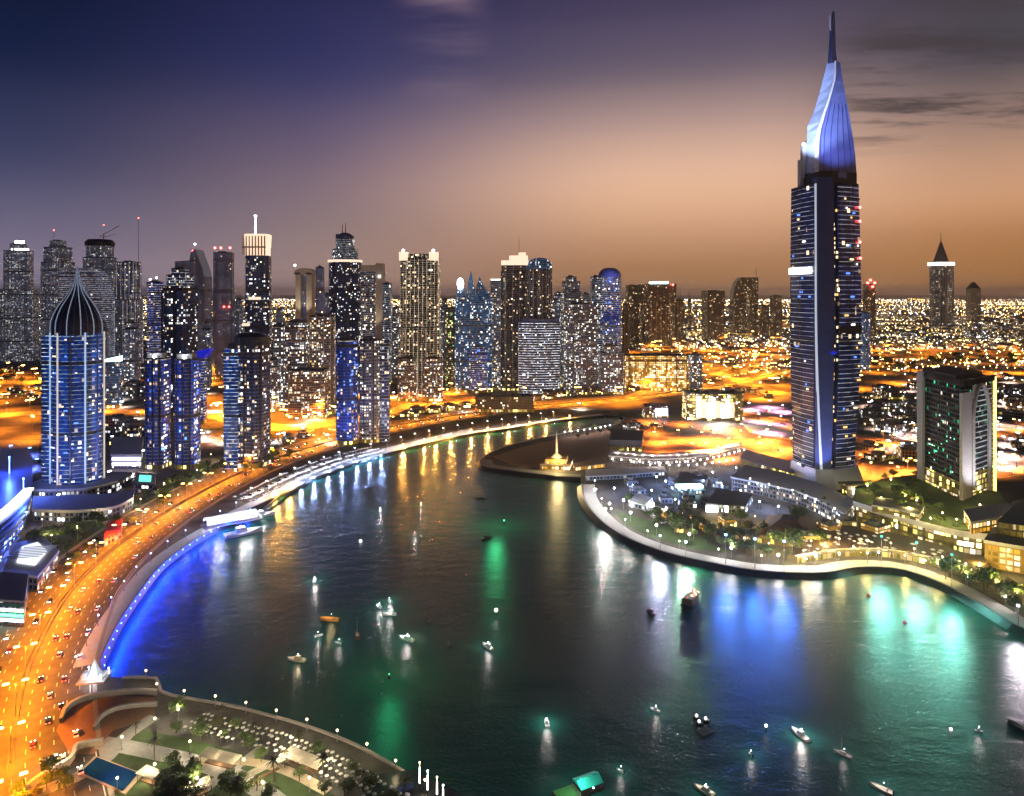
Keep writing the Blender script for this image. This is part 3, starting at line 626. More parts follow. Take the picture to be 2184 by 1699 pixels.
b = MB(); b.loft([[(T.lx(417), -6, T.z(764)), (T.lx(442), -6, T.z(764)), (T.lx(442), 8, T.z(764)), (T.lx(417), 8, T.z(764))], [(T.lx(422), -6, T.z(750)), (T.lx(464), -5, T.z(744)), (T.lx(464), 5, T.z(744)), (T.lx(422), 8, T.z(748))]]); part('sail_roof', b, M['navy_glow'], T.root)

# --- towers between the highway and the quay, left to right
T = tower('office_tower', 'tall dark tower with a glowing cream crown and a bright white mast', 522, 580, 545, 842, 'f_dark', 'chamfer', .9, 8, tiers=[(640, 1), (545, .95)], band=3.6, band_m='dark_metal', win=34, tints=('win_white', 'win_cool'), plant=False, parapet=0)
crownbox(T, 523, 577, 545, 527, 'peach_crown', 'crown'); crownbox(T, 522, 578, 527, 499, 'peach_crown', 'lit_crown', flare=1.05); mast(T, 544, 460, T.z(499), 1.1, 'white_glow')
for x_ in range(526, 577, 7): b = MB(); b.box(T.lx(x_) - .45, T.lx(x_) + .45, -T.dep / 2 - 2.2, -T.dep / 2 + 2, T.z(545), T.z(504)); part('crown_rib', b, M['beige_stone'], T.root)
b = MB(); b.box(T.lx(523), T.lx(577), -T.dep / 2 - 1.6, -T.dep / 2 + 2, T.z(529), T.z(526)); part('crown_ledge', b, M['beige_stone'], T.root); b = MB(); b.box(T.lx(541.5), T.lx(546.5), -1, 1, T.z(460), T.z(457)); part('mast_light', b, M['white_glow'], T.root)
b = MB(); b.box(T.lx(523), T.lx(540), -T.dep / 2 - .5, -T.dep / 2 + 1, T.z(696), T.z(690)); b.box(T.lx(538), T.lx(566), -T.dep / 2 - .5, -T.dep / 2 + 1, T.z(640), T.z(634)); part('lit_floor', b, M['peach_crown'], T.root)
T = tower('apartment_tower', 'black and blue apartment block with a round drum on its roof near the water', 486, 577, 738, 1000, 'f_dark_warm', 'chamfer', .7, -8, win=50, tints=('win_white', 'win_warm', 'win_amber', 'win_cool'), band=3.5, band_m='steel_blue', fins=5, fin_m='dark_metal', plant=False)
b = MB(); b.lathe([(16, T.top), (16, T.top + 8), (14.5, T.top + 9), (9, T.top + 12)], 20, (T.lx(536), 0)); part('roof_drum', b, M['dark_metal'], T.root)
b = MB(); b.box(T.lx(486) - .2, T.lx(518), -T.dep / 2 - 1.2, -T.dep / 2 + 4, 0, T.z(745), 0, 1); part('blue_bay', b, [M['f_onion'], M['dark_roof']], T.root)
T = tower('apartment_tower', 'small cluttered tower of mixed lights behind the drum roofed block', 582, 612, 698, 872, 'f_dots', 'box', 1, 15, win=12)
T = tower('apartment_tower', 'white dotted apartment tower with a rounded top beside the highway', 607, 662, 700, 890, 'f_dots', 'bow', .8, 0, tiers=[(700, 1), (688, .8)], win=50, tints=('win_white', 'win_cool'), band=6.6, band_m='concrete')
T = tower('apartment_tower', 'warm lit square apartment tower in front of the dark rounded skyscraper', 660, 716, 676, 886, 'f_dots_warm', 'box', .8, 10, win=50, tints=('win_warm', 'win_amber', 'win_white'), fins=4, fin_m='beige_stone')
T = tower('apartment_tower', 'low pale apartment slab standing before the white dotted tower', 614, 700, 792, 893, 'f_dots_warm', 'box', .4, 0, win=30, band=6.6, band_m='cream')
T = tower('office_tower', 'cream tower like an open arch with a hollow centre', 630, 672, 690, 846, 'f_dark_warm', 'box', .7, 0, plant=False, parapet=0, win=10)
b = MB(); yy = -T.dep / 2
for xa, xb in ((630, 643), (658, 672)): b.box(T.lx(xa), T.lx(xb), yy, -yy, T.z(690), T.z(582))
arc = [(T.lx(651) + cos(a) * 21 * T.s, T.z(582) + sin(a) * 10 * T.s) for a in [pi * i / 8 for i in range(9)]]
for a, c in zip(arc, arc[1:]): b.loft([[(c[0], yy, T.z(586)), (a[0], yy, T.z(586)), (a[0], -yy, T.z(586)), (c[0], -yy, T.z(586))], [(c[0], yy, c[1]), (a[0], yy, a[1]), (a[0], -yy, a[1]), (c[0], -yy, c[1])]])
part('arch_frame', b, M['cream'], T.root); b = MB(); b.box(T.lx(643), T.lx(658), yy + 8, -yy - 2, T.z(690), T.z(588)); part('glass_core', b, M['f_slate'], T.root); beacon(T, 624, 566, 'white_glow', 1.8); lamp('SPOT', T.root, (0, yy - 25, T.z(690)), 60000, (1, .85, .65), .5, (0, yy, T.z(600)), 70)
T = tower('office_tower', 'dull mauve slab beside the hollow cream arch', 673, 692, 572, 850, 'f_slate', 'box', .8, 0)
T = tower('skyscraper', 'dark rounded skyscraper with twin grey masts and a lit ring below the top', 701, 771, 556, 806, 'f_dark', 'round', .9, 0, tiers=[(556, 1), (532, .8), (508, .58)], band=3.6, band_m='dark_metal', win=40, tints=('win_cool', 'win_white', 'win_cool'), plant=False)
crownbox(T, 699, 773, 559, 554, 'peach_crown', 'lit_ring'); crownbox(T, 710, 762, 534, 531, 'soft_white', 'lit_ring'); b = MB(); b.lathe([(20 * T.s, T.z(508)), (19 * T.s, T.z(502)), (10 * T.s, T.z(496)), (3 * T.s, T.z(494))], 16); part('cap', b, M['steel_blue'], T.root); mast(T, 730, 476, T.z(500), 1.6); mast(T, 737, 472, T.z(500), 1.6)
b = MB(); b.box(T.lx(716), T.lx(722), -3, 3, T.z(530), T.z(497)); part('roof_fin', b, M['steel_blue'], T.root)
T = tower('office_tower', 'dark tower wrapped by a tall cream stone frame', 770, 822, 580, 812, 'f_dark_warm', 'box', .8, 0, win=24, tints=('win_warm', 'win_white'), plant=False)
b = MB(); yy = -T.dep / 2 - 1; b.box(T.lx(806), T.lx(823), yy, 6, 0, T.z(562)); b.box(T.lx(770), T.lx(806), yy, 6, T.z(580), T.z(566)); part('stone_frame', b, M['cream'], T.root); beacon(T, 815, 590, 'white_glow', 1.6, yy - 1); lamp('SPOT', T.root, (0, yy - 30, T.z(720)), 60000, (1, .82, .6), .5, (4, yy, T.z(600)), 80)
T = tower('apartment_tower', 'thin black tower behind the cream framed one', 816, 836, 606, 818, 'f_dark', 'box', 1, 0, win=8)
T = tower('apartment_tower', 'deep blue curved half of the paired blocks standing at the highway edge', 716, 764, 738, 950, 'f_blue_lit', 'round', .9, 0, tiers=[(738, 1), (728, .86)], band=3.5, band_m='steel_blue', win=40, tints=('win_blue', 'win_blue', 'win_cool'))
lamp('SPOT', T.root, (0, -T.dep / 2 - 26, 3), 90000, (.08, .12, 1), .6, (0, 0, 70), 80)
T = tower('apartment_tower', 'balcony striped half of the paired blocks standing at the highway edge', 767, 813, 728, 946, 'f_dots_warm', 'bow', .9, 0, tiers=[(728, 1)], band=3.5, band_m='concrete', win=40, tints=('win_white', 'win_warm', 'win_cool'), fins=2, fin_m='dark_metal')
b = MB(); b.box(T.lx(813) - .2, T.lx(836), -T.dep * .1, T.dep * .4, 0, T.z(728), 0, 1); part('side_wing', b, [M['f_dark_warm'], M['cream']], T.root)
T = tower('residential_tower', 'large cream gridded tower with two blazing crown corners', 853, 939, 552, 846, 'f_cream_grid', 'chamfer', .8, 0, tiers=[(700, 1.06), (552, 1)], win=60, tints=('win_warm', 'win_white', 'win_amber'), fins=7, fin_m='cream', plant=True)
for xa, xb in ((853, 872), (920, 939)): b = MB(); b.box(T.lx(xa), T.lx(xb), -T.dep / 2 - .5, -T.dep / 2 + 14, T.z(556), T.z(538)); part('crown_corner', b, M['peach_crown'], T.root); beacon(T, (xa + xb) / 2, 535, 'white_glow', 2.2, -T.dep / 2)
crownbox(T, 862, 930, 552, 541, 'f_cream_grid', 'crown')
for xl, xr, lab in ((848, 890, 'low brown wing at the foot of the cream gridded tower, nearer the paired blocks'), (902, 945, 'low brown wing at the foot of the cream gridded tower, nearer the blue spire')):
    tower('apartment_block', lab, xl, xr, 766, 857, 'f_dots_warm', 'bow', .5, 0, win=16)
T = tower('apartment_tower', 'yellow green lit apartment tower beside the cream gridded one', 949, 983, 660, 834, 'f_green', 'bow', .9, 0, win=24, tints=('win_warm', 'win_green', 'win_warm'), band=3.5, band_m='concrete')
T = tower('glass_tower', 'blue glass tower tapering to jagged points with a glowing white lens', 970, 1050, 645, 838, 'f_blue_glass', 'chamfer', .8, 0, tiers=[(645, 1)], win=40, tints=('win_cool', 'win_white'), plant=False, parapet=0)
for (xa, xb, xt, yt_, y_) in ((972, 998, 984, 592, -.30), (994, 1018, 1004, 578, -.1), (1012, 1050, 1022, 590, .05), (1030, 1050, 1044, 622, -.3)):
    b = MB(); a0, a1 = T.lx(xa), T.lx(xb); yy = T.dep * y_; dd = T.dep * .3; z0 = T.z(645); z1 = T.z(yt_)
    b.loft([[(a0, yy - dd * .6, z0), (a1, yy - dd * .6, z0), (a1, yy + dd, z0), (a0, yy + dd, z0)], [(a0 * .6 + T.lx(xt) * .4, yy - dd * .5, z0 * .4 + z1 * .6), (a1 * .5 + T.lx(xt) * .5, yy - dd * .5, z0 * .5 + z1 * .5), (a1 * .5 + T.lx(xt) * .5, yy + dd * .5, z0 * .5 + z1 * .5), (a0 * .6 + T.lx(xt) * .4, yy + dd * .5, z0 * .4 + z1 * .6)], [(T.lx(xt) - .4, yy, z1), (T.lx(xt) + .4, yy, z1), (T.lx(xt) + .4, yy + 1, z1), (T.lx(xt) - .4, yy + 1, z1)]]); part('spire', b, M['f_blue_glass'], T.root)
b = MB(); b.ball((T.lx(983), -T.dep * .5, T.z(606)), 7 * T.s, 12, 0, 1.8); part('lens', b, M['white_glow'], T.root, True)
T = tower('apartment_tower', 'slim brown tower with a lit cap beside the blue points', 1046, 1068, 600, 832, 'f_grey_dots', 'box', 1, 0, win=14); crownbox(T, 1047, 1067, 600, 596, 'soft_white', 'lit_cap')
T = tower('skyscraper', 'brown ribbed skyscraper with a brightly lit pink stepped crown', 1068, 1128, 580, 834, 'f_brown', 'chamfer', .8, 0, tiers=[(580, 1), (566, .95)], win=26, tints=('win_warm',), fins=7, fin_m='dark_metal', plant=False)
crownbox(T, 1069, 1127, 566, 556, 'peach_crown', 'lit_crown'); crownbox(T, 1086, 1126, 556, 545, 'peach_crown', 'lit_crown'); crownbox(T, 1106, 1122, 545, 538, 'peach_crown', 'lit_crown'); mast(T, 1107, 502, T.z(540), .5)
T = tower('skyscraper', 'black glass skyscraper with a rounded bullet top next to the pink crown', 1124, 1178, 575, 838, 'f_brown', 'round', .8, 0, plant=False, parapet=0, win=26, tints=('win_warm', 'win_white'), fins=6, fin_m='metal')
b = MB(); b.loft([[(x * k, y * k, T.z(yy)) for x, y in T.poly] for yy, k in ((575, 1), (566, .97), (558, .88), (553, .72), (550, .4), (549, .1))]); part('rounded_top', b, M['f_blue_glass'], T.root)
T = tower('office_block', 'wide office block with a curved front and bright white floor stripes', 1106, 1194, 690, 846, 'f_bands', 'bow', .6, 0, band=4.1, band_m='pale_concrete', win=30, tints=('win_white', 'win_cool'))
crownbox(T, 1112, 1188, 690, 681, 'blue_panel', 'roof_screen')
T = tower('apartment_tower', 'pale grey tower with a flat cap behind the striped office block', 1195, 1240, 610, 828, 'f_grey_dots', 'box', .9, 10, tiers=[(624, 1), (606, .86), (592, .55)], win=26, tints=('win_white', 'win_cool')); crownbox(T, 1199, 1238, 606, 600, 'concrete', 'cap')
T = tower('apartment_tower', 'grey speckled apartment slab in front of the blue domed tower', 1202, 1274, 650, 842, 'f_grey_dots', 'cross', .6, 0, win=44, tints=('win_white', 'win_warm', 'win_cool'), band=6.8, band_m='concrete')
T = tower('apartment_tower', 'dark block with white corner lights joined to the domed tower', 1259, 1284, 592, 832, 'f_dark', 'box', 1, 0, win=14, tints=('win_white',))
T = tower('skyscraper', 'banded tower under a smooth deep blue dome', 1276, 1325, 592, 828, 'f_blue_lit', 'round', .9, 0, win=30, tints=('win_warm', 'win_white'), plant=False, parapet=0, band=3.6, band_m='steel_blue')
b = MB(); b.loft([[(x * k, y * k, T.z(yy)) for x, y in T.poly] for yy, k in ((592, 1.02), (586, 1.0), (580, .9), (575, .7), (572, .45), (571, .1))]); part('dome', b, M['blue_panel'], T.root, True); lamp('SPOT', T.root, (0, -T.dep * 1.4, T.z(600)), 40000, (.2, .3, 1), .5, (0, 0, T.z(580)), 60)

# --- brown towers in the middle distance
for (nm, lab, xl, xr, yt, yb, pl, kw) in (
    ('office_tower', 'umber tower with a dark slab front left of the crowned one', 1334, 1364, 610, 738, 'box', {}),
    ('office_tower', 'umber tower with a wide flared crown and a red corner light', 1366, 1434, 622, 742, 'chamfer', {'fins': 6, 'fin_m': 'beige_stone'}),
    ('office_tower', 'short slate tower right of the flared crown', 1433, 1458, 640, 738, 'box', {}),
    ('office_tower', 'square brown tower standing alone above the orange interchange', 1496, 1546, 622, 730, 'box', {}),
    ('office_tower', 'brown tower with one curved side like a sail', 1556, 1592, 640, 720, 'box', {}),
    ('office_tower', 'brown tower with a crooked antenna next to the curved sail', 1593, 1617, 606, 718, 'box', {}),
    ('office_tower', 'hazy brown block just left of the tallest tower', 1642, 1668, 632, 724, 'box', {}),
    ('office_tower', 'hazy low brown slab between the antenna tower and the tallest tower', 1619, 1641, 652, 722, 'box', {}),
    ('office_tower', 'thin far spire rising over the orange haze', 1467, 1474, 640, 700, 'box', {}),
    ('office_tower', 'hazy pink tower with red lamps behind the tallest tower', 1840, 1868, 608, 735, 'box', {}),
    ('office_tower', 'blue glass tower peeking out behind the right side of the tallest tower', 1830, 1856, 668, 790, 'round', {})):
    T = tower(nm, lab, xl, xr, yt, yb, 'f_blue_glass' if 'blue glass' in lab else 'f_umber', pl, .8, 8 if pl == 'box' else 0, win=8, tints=('win_warm',), **kw)
    if 'flared' in lab:
        crownbox(T, 1362, 1436, 650, 606, 'f_umber', 'crown', flare=1.03); crownbox(T, 1385, 1420, 606, 601, 'cyan_glow', 'roof_sign'); beacon(T, 1433, 608, 'red_glow', 3, -T.dep / 2); mast(T, 1452, 612, T.z(735), .8)
    if 'sail' in lab:
        b = MB(); dd = T.dep / 2 - 1; pr = [(xl, 640), (xr, 640), (xr, 592), (1578, 592), (1568, 600), (1560, 616)]; pr = [(T.lx(x), T.z(y)) for x, y in pr]
        for a, c in zip(pr, pr[1:] + pr[:1]): b.face([(a[0], -dd, a[1]), (c[0], -dd, c[1]), (c[0], dd, c[1]), (a[0], dd, a[1])][::-1])
        b.face([(x, -dd, z) for x, z in pr], [(x, z) for x, z in pr]); part('curved_top', b, M['f_umber'], T.root)
    if 'crooked' in lab:
        b = MB(); b.tube((T.lx(1613), 0, T.top), (T.lx(1615), 0, T.z(585)), 1, .7); b.tube((T.lx(1615), 0, T.z(585)), (T.lx(1611), 0, T.z(574)), .7, .4); b.tube((T.lx(1615), 0, T.z(585)), (T.lx(1617), 0, T.z(568)), .7, .3); part('antenna', b, M['dark_metal'], T.root)
    if 'spire' in lab: mast(T, 1470, 622, T.top, 2)
    if 'red lamps' in lab:
        for x, y in ((1842, 604), (1850, 598), (1862, 604), (1856, 612)): beacon(T, x, y, 'red_glow', 4, -T.dep * .6)
T = tower('cone_roof_tower', 'distant tower with a pointed dark cone roof over a white ring', 1982, 2032, 566, 702, 'f_brown', 'chamfer', .9, 0, win=14, tints=('win_white', 'win_warm'), plant=False, parapet=0)
crownbox(T, 1978, 2036, 566, 560, 'soft_white', 'lit_ring'); b = MB(); b.loft([[(x * k, y * k, T.z(yy)) for x, y in T.poly] for yy, k in ((560, .7), (535, .36), (514, .06))]); part('cone_roof', b, M['grey_roof'], T.root); mast(T, 2007, 494, T.z(516), 2, 'dark_metal')
b = MB(); b.box(T.lx(2003), T.lx(2010), -T.dep * .56, -T.dep * .4, 0, T.z(572)); part('rib', b, M['cream'], T.root); b = MB(); b.box(T.lx(2026), T.lx(2042), -T.dep * .1, T.dep * .4, 0, T.z(564), 0, 1); part('side_wing', b, [M['f_slate'], M['grey_roof']], T.root)
T = tower('office_tower', 'small dark tower with a gabled top beside the cone roof', 2060, 2092, 616, 690, 'f_umber', 'box', .8, 0, tiers=[(616, 1)], win=8); b = MB(); b.loft([[(x, y, T.top) for x, y in T.poly], [(x * .2, y * .2, T.z(602)) for x, y in T.poly]]); part('gable', b, M['dark_roof'], T.root)
T = tower('hotel', 'wide golden lit building facing the highway', 1326, 1466, 760, 834, 'f_gold', 'box', .25, 0, win=60, tints=('win_warm', 'win_white', 'win_amber'), band=3.6, band_m='beige_stone'); 
T = tower('hotel', 'pale checkered end block beside the wide golden building', 1467, 1498, 758, 836, 'f_dots', 'box', .8, 0, win=14)
tower('shopping_hall', 'low dark brown hall by the curve of the highway', 1014, 1138, 848, 880, 'f_umber', 'box', .35, 0, win=6, cat='building')
T = tower('pavilion', 'dazzling white lit pavilion left of the purple plaza', 1455, 1585, 842, 898, 'f_shops', 'bow', .4, 0, win=60, tints=('win_white', 'win_warm', 'win_white'), cat='building'); 
for i_, x_ in enumerate(range(1476, 1556, 11)):
    b = MB(); b.box(T.lx(x_), T.lx(x_ + 8.5), -T.dep / 2 - 1, -T.dep / 2 + .4, 4, T.z(846 + (i_ * 7) % 18)); part('light_screen', b, M[('soft_white', 'peach_crown', 'white_glow')[i_ % 3]], T.root)
lamp('SPOT', T.root, (0, -30, 16), 200000, (1, .8, .6), 1, (0, -60, 0), 150)
T = tower('lit_building', 'small building with a blue and white glowing front by the inlet', 1370, 1425, 868, 892, 'f_low_cool', 'box', .5, 0, win=6, cat='building'); b = MB(); b.box(T.lx(1395), T.lx(1424), -T.dep / 2 - .6, -T.dep / 2 + .3, 3, T.z(872)); part('light_screen', b, M['lilac_glow'], T.root)

# ------------------------------------------------------------------ the tallest tower
D0 = DB(1045); s = D0 / F
root = thing('landmark_skyscraper', 'tallest dark blue skyscraper with a twisted sail crown and needle spire', 'skyscraper', (XW(1758, D0), D0 + 25, 0))
ox, oy = root.location.x, root.location.y
zt = lambda y: ZH(y, D0)
def L(px, D): return (XW(px, D) - ox, D - oy)
c1, c2 = L(1740, D0), L(1778, D0 + .0)            # the flat corner pier
lf, rt = L(1686, D0 + 36), L(1835, D0 + 12)       # far ends of the two wings
bk1, bk2 = L(1822, D0 + 52), L(1742, D0 + 66)
prof = [(0, .85), (zt(1000), .875), (zt(930), .92), (zt(860), .96), (zt(790), .992), (zt(700), 1.02), (zt(600), 1.015), (zt(500), .995), (zt(390), .965)]
def sc_at(z):
    for (z0, a), (z1, c) in zip(prof, prof[1:]):
        if z <= z1: return a + (c - a) * (z - z0) / (z1 - z0)
    return prof[-1][1]
def ringz(P, z, k=1.0): f = sc_at(z) * k; return [(x * f, y * f, z) for x, y in P]
lerp = lambda a, c, t: (a[0] + (c[0] - a[0]) * t, a[1] + (c[1] - a[1]) * t)
zs = [p[0] for p in prof]
def loftpart(name, P, mats, z0=0, z1=None, k=1.0, m=0):
    b = MB(); z1 = z1 or zs[-1]; lv = [z0] + [z for z in zs if z0 < z < z1] + [z1]
    b.loft([ringz(P, z, k) for z in lv], 0, len(mats) - 1, True, True); return part(name, b, mats, root)
nv = [M['f_navy'], M['dark_roof']]
lw_in = lerp(lf, c1, .93); bulge = lerp(lf, c1, .5); dl = Vector((c1[0] - lf[0], c1[1] - lf[1])); nl = Vector((dl.y, -dl.x)).normalized(); bulge = (bulge[0] + nl.x * 1.6, bulge[1] + nl.y * 1.6)
rc0 = lerp(c2, rt, .20); nr = Vector((rt[1] - c2[1], -(rt[0] - c2[0]))).normalized(); rb = lerp(rc0, rt, .5); rb = (rb[0] + nr.x * 1.2, rb[1] + nr.y * 1.2)
inn = (0, 16)
loftpart('left_wing', [lf, bulge, lw_in, inn, bk2], nv)
loftpart('right_wing', [rc0, rb, rt, bk1, inn], nv, z1=zt(388))
rec0 = (lerp(c2, rt, .0)[0], c2[1] + 2.2); rec1 = (rc0[0], rc0[1] + 2.2)
loftpart('recess', [rec0, rec1, inn], [M['dark_metal']], z1=zt(390))
loftpart('corner_pier', [(c1[0] + .6, c1[1] - 1), (c2[0], c2[1] - 1), (c2[0], c2[1] + 6), inn, (c1[0], c1[1] + 6)], [M['slate_panel']], z1=zt(378), k=1.004)
# slab edges: thin lines around both wings, paleness put in as emission
ledge = glow('slab_edge_glow', (.82, .84, .95), .2)
n = NT(ledge.node_tree); tcx = n.new('ShaderNodeTexCoord'); mpx = n.new('ShaderNodeMapping'); mpx.inputs['Scale'].default_value = (.12, .12, .31); n.l.new(tcx.outputs['Object'], mpx.inputs[0])
n.put(n.n['Principled BSDF'].inputs['Emission Strength'], n.step(n.noise(mpx.outputs[0], 1.0, 3), .38, .62, .02, .38))
for P, nm in (([lf, bulge, lw_in], 'slab_edging'), ([rc0, rb, rt], 'slab_edging')):
    b = MB(); z = 6.0
    while z < zs[-1] - 3:
        o = [(x * 1.012, y * 1.012) for x, y in P]; q = ringz(o, z)
        for a, c in zip(q, q[1:]):
            i0, i1 = (a[0] * .97, a[1] * .97), (c[0] * .97, c[1] * .97)
            b.loft([[a, c, (*i1, z), (*i0, z)], [(a[0], a[1], z + .34), (c[0], c[1], z + .34), (*i1, z + .34), (*i0, z + .34)]], 0, 0, True, True)
        z += 4.06
    part(nm, b, ledge, root)
# edge fin on the left of the pier, brightness put in as emission
b = MB(); 
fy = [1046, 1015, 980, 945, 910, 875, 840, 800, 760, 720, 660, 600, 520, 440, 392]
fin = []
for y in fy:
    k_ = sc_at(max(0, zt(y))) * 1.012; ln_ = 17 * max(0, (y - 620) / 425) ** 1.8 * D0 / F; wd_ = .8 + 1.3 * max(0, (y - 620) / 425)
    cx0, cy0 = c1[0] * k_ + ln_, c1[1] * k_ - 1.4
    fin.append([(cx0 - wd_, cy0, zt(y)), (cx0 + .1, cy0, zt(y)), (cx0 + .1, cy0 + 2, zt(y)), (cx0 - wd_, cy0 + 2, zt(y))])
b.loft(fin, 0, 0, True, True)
part('edge_fin', b, glow('fin_glow', (.7, .8, 1), .42), root)
# lit lift lobbies in the recess, lit rooms on the wings
T = Tw(); T.root = root
for i in range(34):
    z = 8 + rnd.random() * (zt(400) - 14); z = int(z / 4.06) * 4.06 + 2
    k = sc_at(z); a = lerp(rec0, rec1, rnd.choice((.2, .3, .75, .85)))
    o = link('window', lit_mesh(rnd.choice(('win_warm', 'win_amber', 'win_warm')), 1.8, 2.2), root, (a[0] * k, a[1] * k - .6, z)); o.rotation_euler = (0, 0, atan2(rt[1] - c2[1], rt[0] - c2[0]))
for i in range(46):
    left = rnd.random() < .5; a, c = (lf, lw_in) if left else (rc0, rt); t = .1 + .8 * rnd.random(); z = int((8 + rnd.random() * (zt(400) - 16)) / 4.06) * 4.06 + 2.2 + 2; k = sc_at(z) * 1.02; p = lerp(a, c, t); nn = nl if left else nr
    o = link('window', lit_mesh(rnd.choice(('win_warm', 'win_white', 'win_amber', 'win_blue', 'win_blue')), rnd.choice((1.8, 3, 4.5)), 1.6), root, (p[0] * k + nn.x * 1.2, p[1] * k + nn.y * 1.2, z)); o.rotation_euler = (0, 0, atan2(c[1] - a[1], c[0] - a[0]))
def bandlit(a, c, t0, t1, y0, y1, m, nn, off=1.6):
    b = MB(); p, q = lerp(a, c, t0), lerp(a, c, t1); z0, z1 = zt(y1), zt(y0); k = sc_at(z0) * 1.012
    P = [(p[0] * k + nn.x * off, p[1] * k + nn.y * off), (q[0] * k + nn.x * off, q[1] * k + nn.y * off), (q[0] * k - nn.x, q[1] * k - nn.y), (p[0] * k - nn.x, p[1] * k - nn.y)]
    b.prism(P, z0, z1, 0, 0, True); part('lit_floor', b, M[m], root)
bandlit(lf, lw_in, .05, .92, 570, 584, 'soft_white', nl, 2.2); bandlit(rc0, rt, .05, .9, 558, 566, 'gold_glow', nr, .6) if False else None
b = MB(); P = [(rc0[0], rc0[1]), (rt[0], rt[1])]; 
for (y0, y1) in ((697, 712), (420, 423)):
    q = ringz([(x * 1.018, y * 1.018) for x, y in (rc0, rb, rt)], zt(y1)); b.loft([q + [(0, 0, zt(y1))], [(x, y, zt(y0)) for x, y, z in q] + [(0, 0, zt(y0))]], 0, 0, True, True)
part('plant_floor', b, M['dark_metal'], root)
# belt below the crown
blt = [L(1708, D0 + 26), L(1744, D0 + 2), L(1776, D0 + 1), L(1829, D0 + 12), L(1818, D0 + 46), L(1745, D0 + 54)]
b = MB(); b.prism([(x * .985, y * .985) for x, y in blt], zs[-1] - 1, zt(364), 0, 1); part('crown_base', b, [M['dark_metal'], M['dark_roof']], root)
for (xa, xb, D_, y0, y1, mm) in ((1712, 1724, 20, 300, 372, 'pale_concrete'), (1706, 1716, 22, 330, 392, 'pale_concrete'), (1784, 1806, 4, 366, 378, 'blue_panel')):
    b = MB(); a, c = L(xa, D0 + D_), L(xb, D0 + D_); b.box(a[0], c[0], a[1], a[1] + 5, zt(y1), zt(y0)); part('shoulder', b, M[mm], root)
# sail crown: curved faces, lit left side and bright ridge put into paler colours
rows = [(366, 1716, 1741, 1827), (330, 1717, 1742, 1824.5), (300, 1719, 1743, 1821), (272, 1721, 1747, 1817), (256, 1723, 1752, 1814.5), (235, 1733, 1758, 1811), (215, 1740, 1765, 1807), (190, 1747, 1772, 1802.6), (165, 1753.5, 1779, 1798), (145, 1759, 1781, 1795), (122, 1764, 1781, 1791.5)]
def srow(i):
    y, xl, xm, xr = rows[i]; t = i / (len(rows) - 1); q = lambda px, d: (*L(px, D0 + d), zt(y))
    return q(xl, 22 - 8 * t), q(xm, 3 + 8 * t), q(xr, 12 + 1 * t), q(xr - 6 * (1 - t), 34 - 18 * t), q(xl + 6 * (1 - t), 38 - 20 * t)
sr = [srow(i) for i in range(len(rows))]
b = MB()
for A, B_ in zip(sr, sr[1:]): b.face([A[0], A[1], B_[1], B_[0]]); b.face([A[3], A[4], B_[4], B_[3]]); b.face([A[4], A[0], B_[0], B_[4]])
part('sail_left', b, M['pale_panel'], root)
b = MB()
for A, B_ in zip(sr, sr[1:]): b.face([A[1], A[2], B_[2], B_[1]]); b.face([A[2], A[3], B_[3], B_[2]])
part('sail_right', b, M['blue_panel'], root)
b = MB()
for i, (A, B_) in enumerate(zip(sr, sr[1:])): b.tube((A[1][0], A[1][1] - .6, A[1][2]), (B_[1][0], B_[1][1] - .6, B_[1][2]), 1.9 - i * .12, 1.8 - i * .12, 6)
part('ridge', b, M['white_paint'], root)
b = MB(); b.face([sr[0][j] for j in (4, 3, 2, 1, 0)]); b.face([(x, y, z + .02) for x, y, z in sr[-1]]); part('sail_cap', b, M['slate_panel'], root)
for t in (.18, .36, .55, .72, .88):
    b = MB()
    for A, B_ in zip(sr[:7], sr[1:7]):
        p = Vector(A[1]).lerp(Vector(A[2]), t); q = Vector(B_[1]).lerp(Vector(B_[2]), t); b.tube(p + Vector((0, -.15, 0)), q + Vector((0, -.15, 0)), .28, .28, 4)
    part('seam', b, M['slate_panel'], root)
sp_ = [(126, 1765, 1786), (100, 1767, 1783), (70, 1769, 1782), (40, 1769, 1781), (24, 1772, 1781), (12, 1776, 1780)]
b = MB(); b.loft([[(*L(xl, D0 + 13), zt(y)), (*L((xl + xr) / 2, D0 + 10), zt(y)), (*L(xr, D0 + 13), zt(y)), (*L((xl + xr) / 2, D0 + 16), zt(y))] for y, xl, xr in sp_]); spi = part('spire', b, M['steel_blue'], root)
b = MB(); a = L(1770, D0 + 11); b.box(a[0] - .5, a[0] + .9, a[1] - .3, a[1] + .6, zt(54), zt(22)); part('spire_highlight', b, M['white_paint'], spi)  # white strip paints the highlight beside the spire tip
b = MB(); a = L(1714, D0 + 12); b.ball((a[0], a[1], zt(302)), 1.3); part('floodlight', b, M['white_glow'], root)
for px, y in ((1834, 440), (1834, 470), (1834, 515), (1835, 550)):
    b = MB(); a = L(px, D0 + 10); b.ball((a[0], a[1], zt(y)), 1.2); part('beacon', b, M['red_glow'], root)
b = MB(); a = L(1776, D0 - 2); b.ball((a[0], a[1] - 2, zt(752)), 2.6, 10, 0, .6); part('blue_light', b, M['navy_glow'], root)
P3 = lambda px, d, y: (*L(px, D0 + d), zt(y))
lamp('SPOT', root, P3(1690, -32, 372), 620000, (.6, .72, 1), 1.0, P3(1745, 14, 255), 44)
lamp('SPOT', root, P3(1735, -60, 420), 420000, (.5, .62, 1), 1.0, P3(1765, 10, 190), 40)
lamp('SPOT', root, P3(1815, -50, 392), 240000, (.34, .38, 1), 1.0, P3(1795, 10, 250), 60)
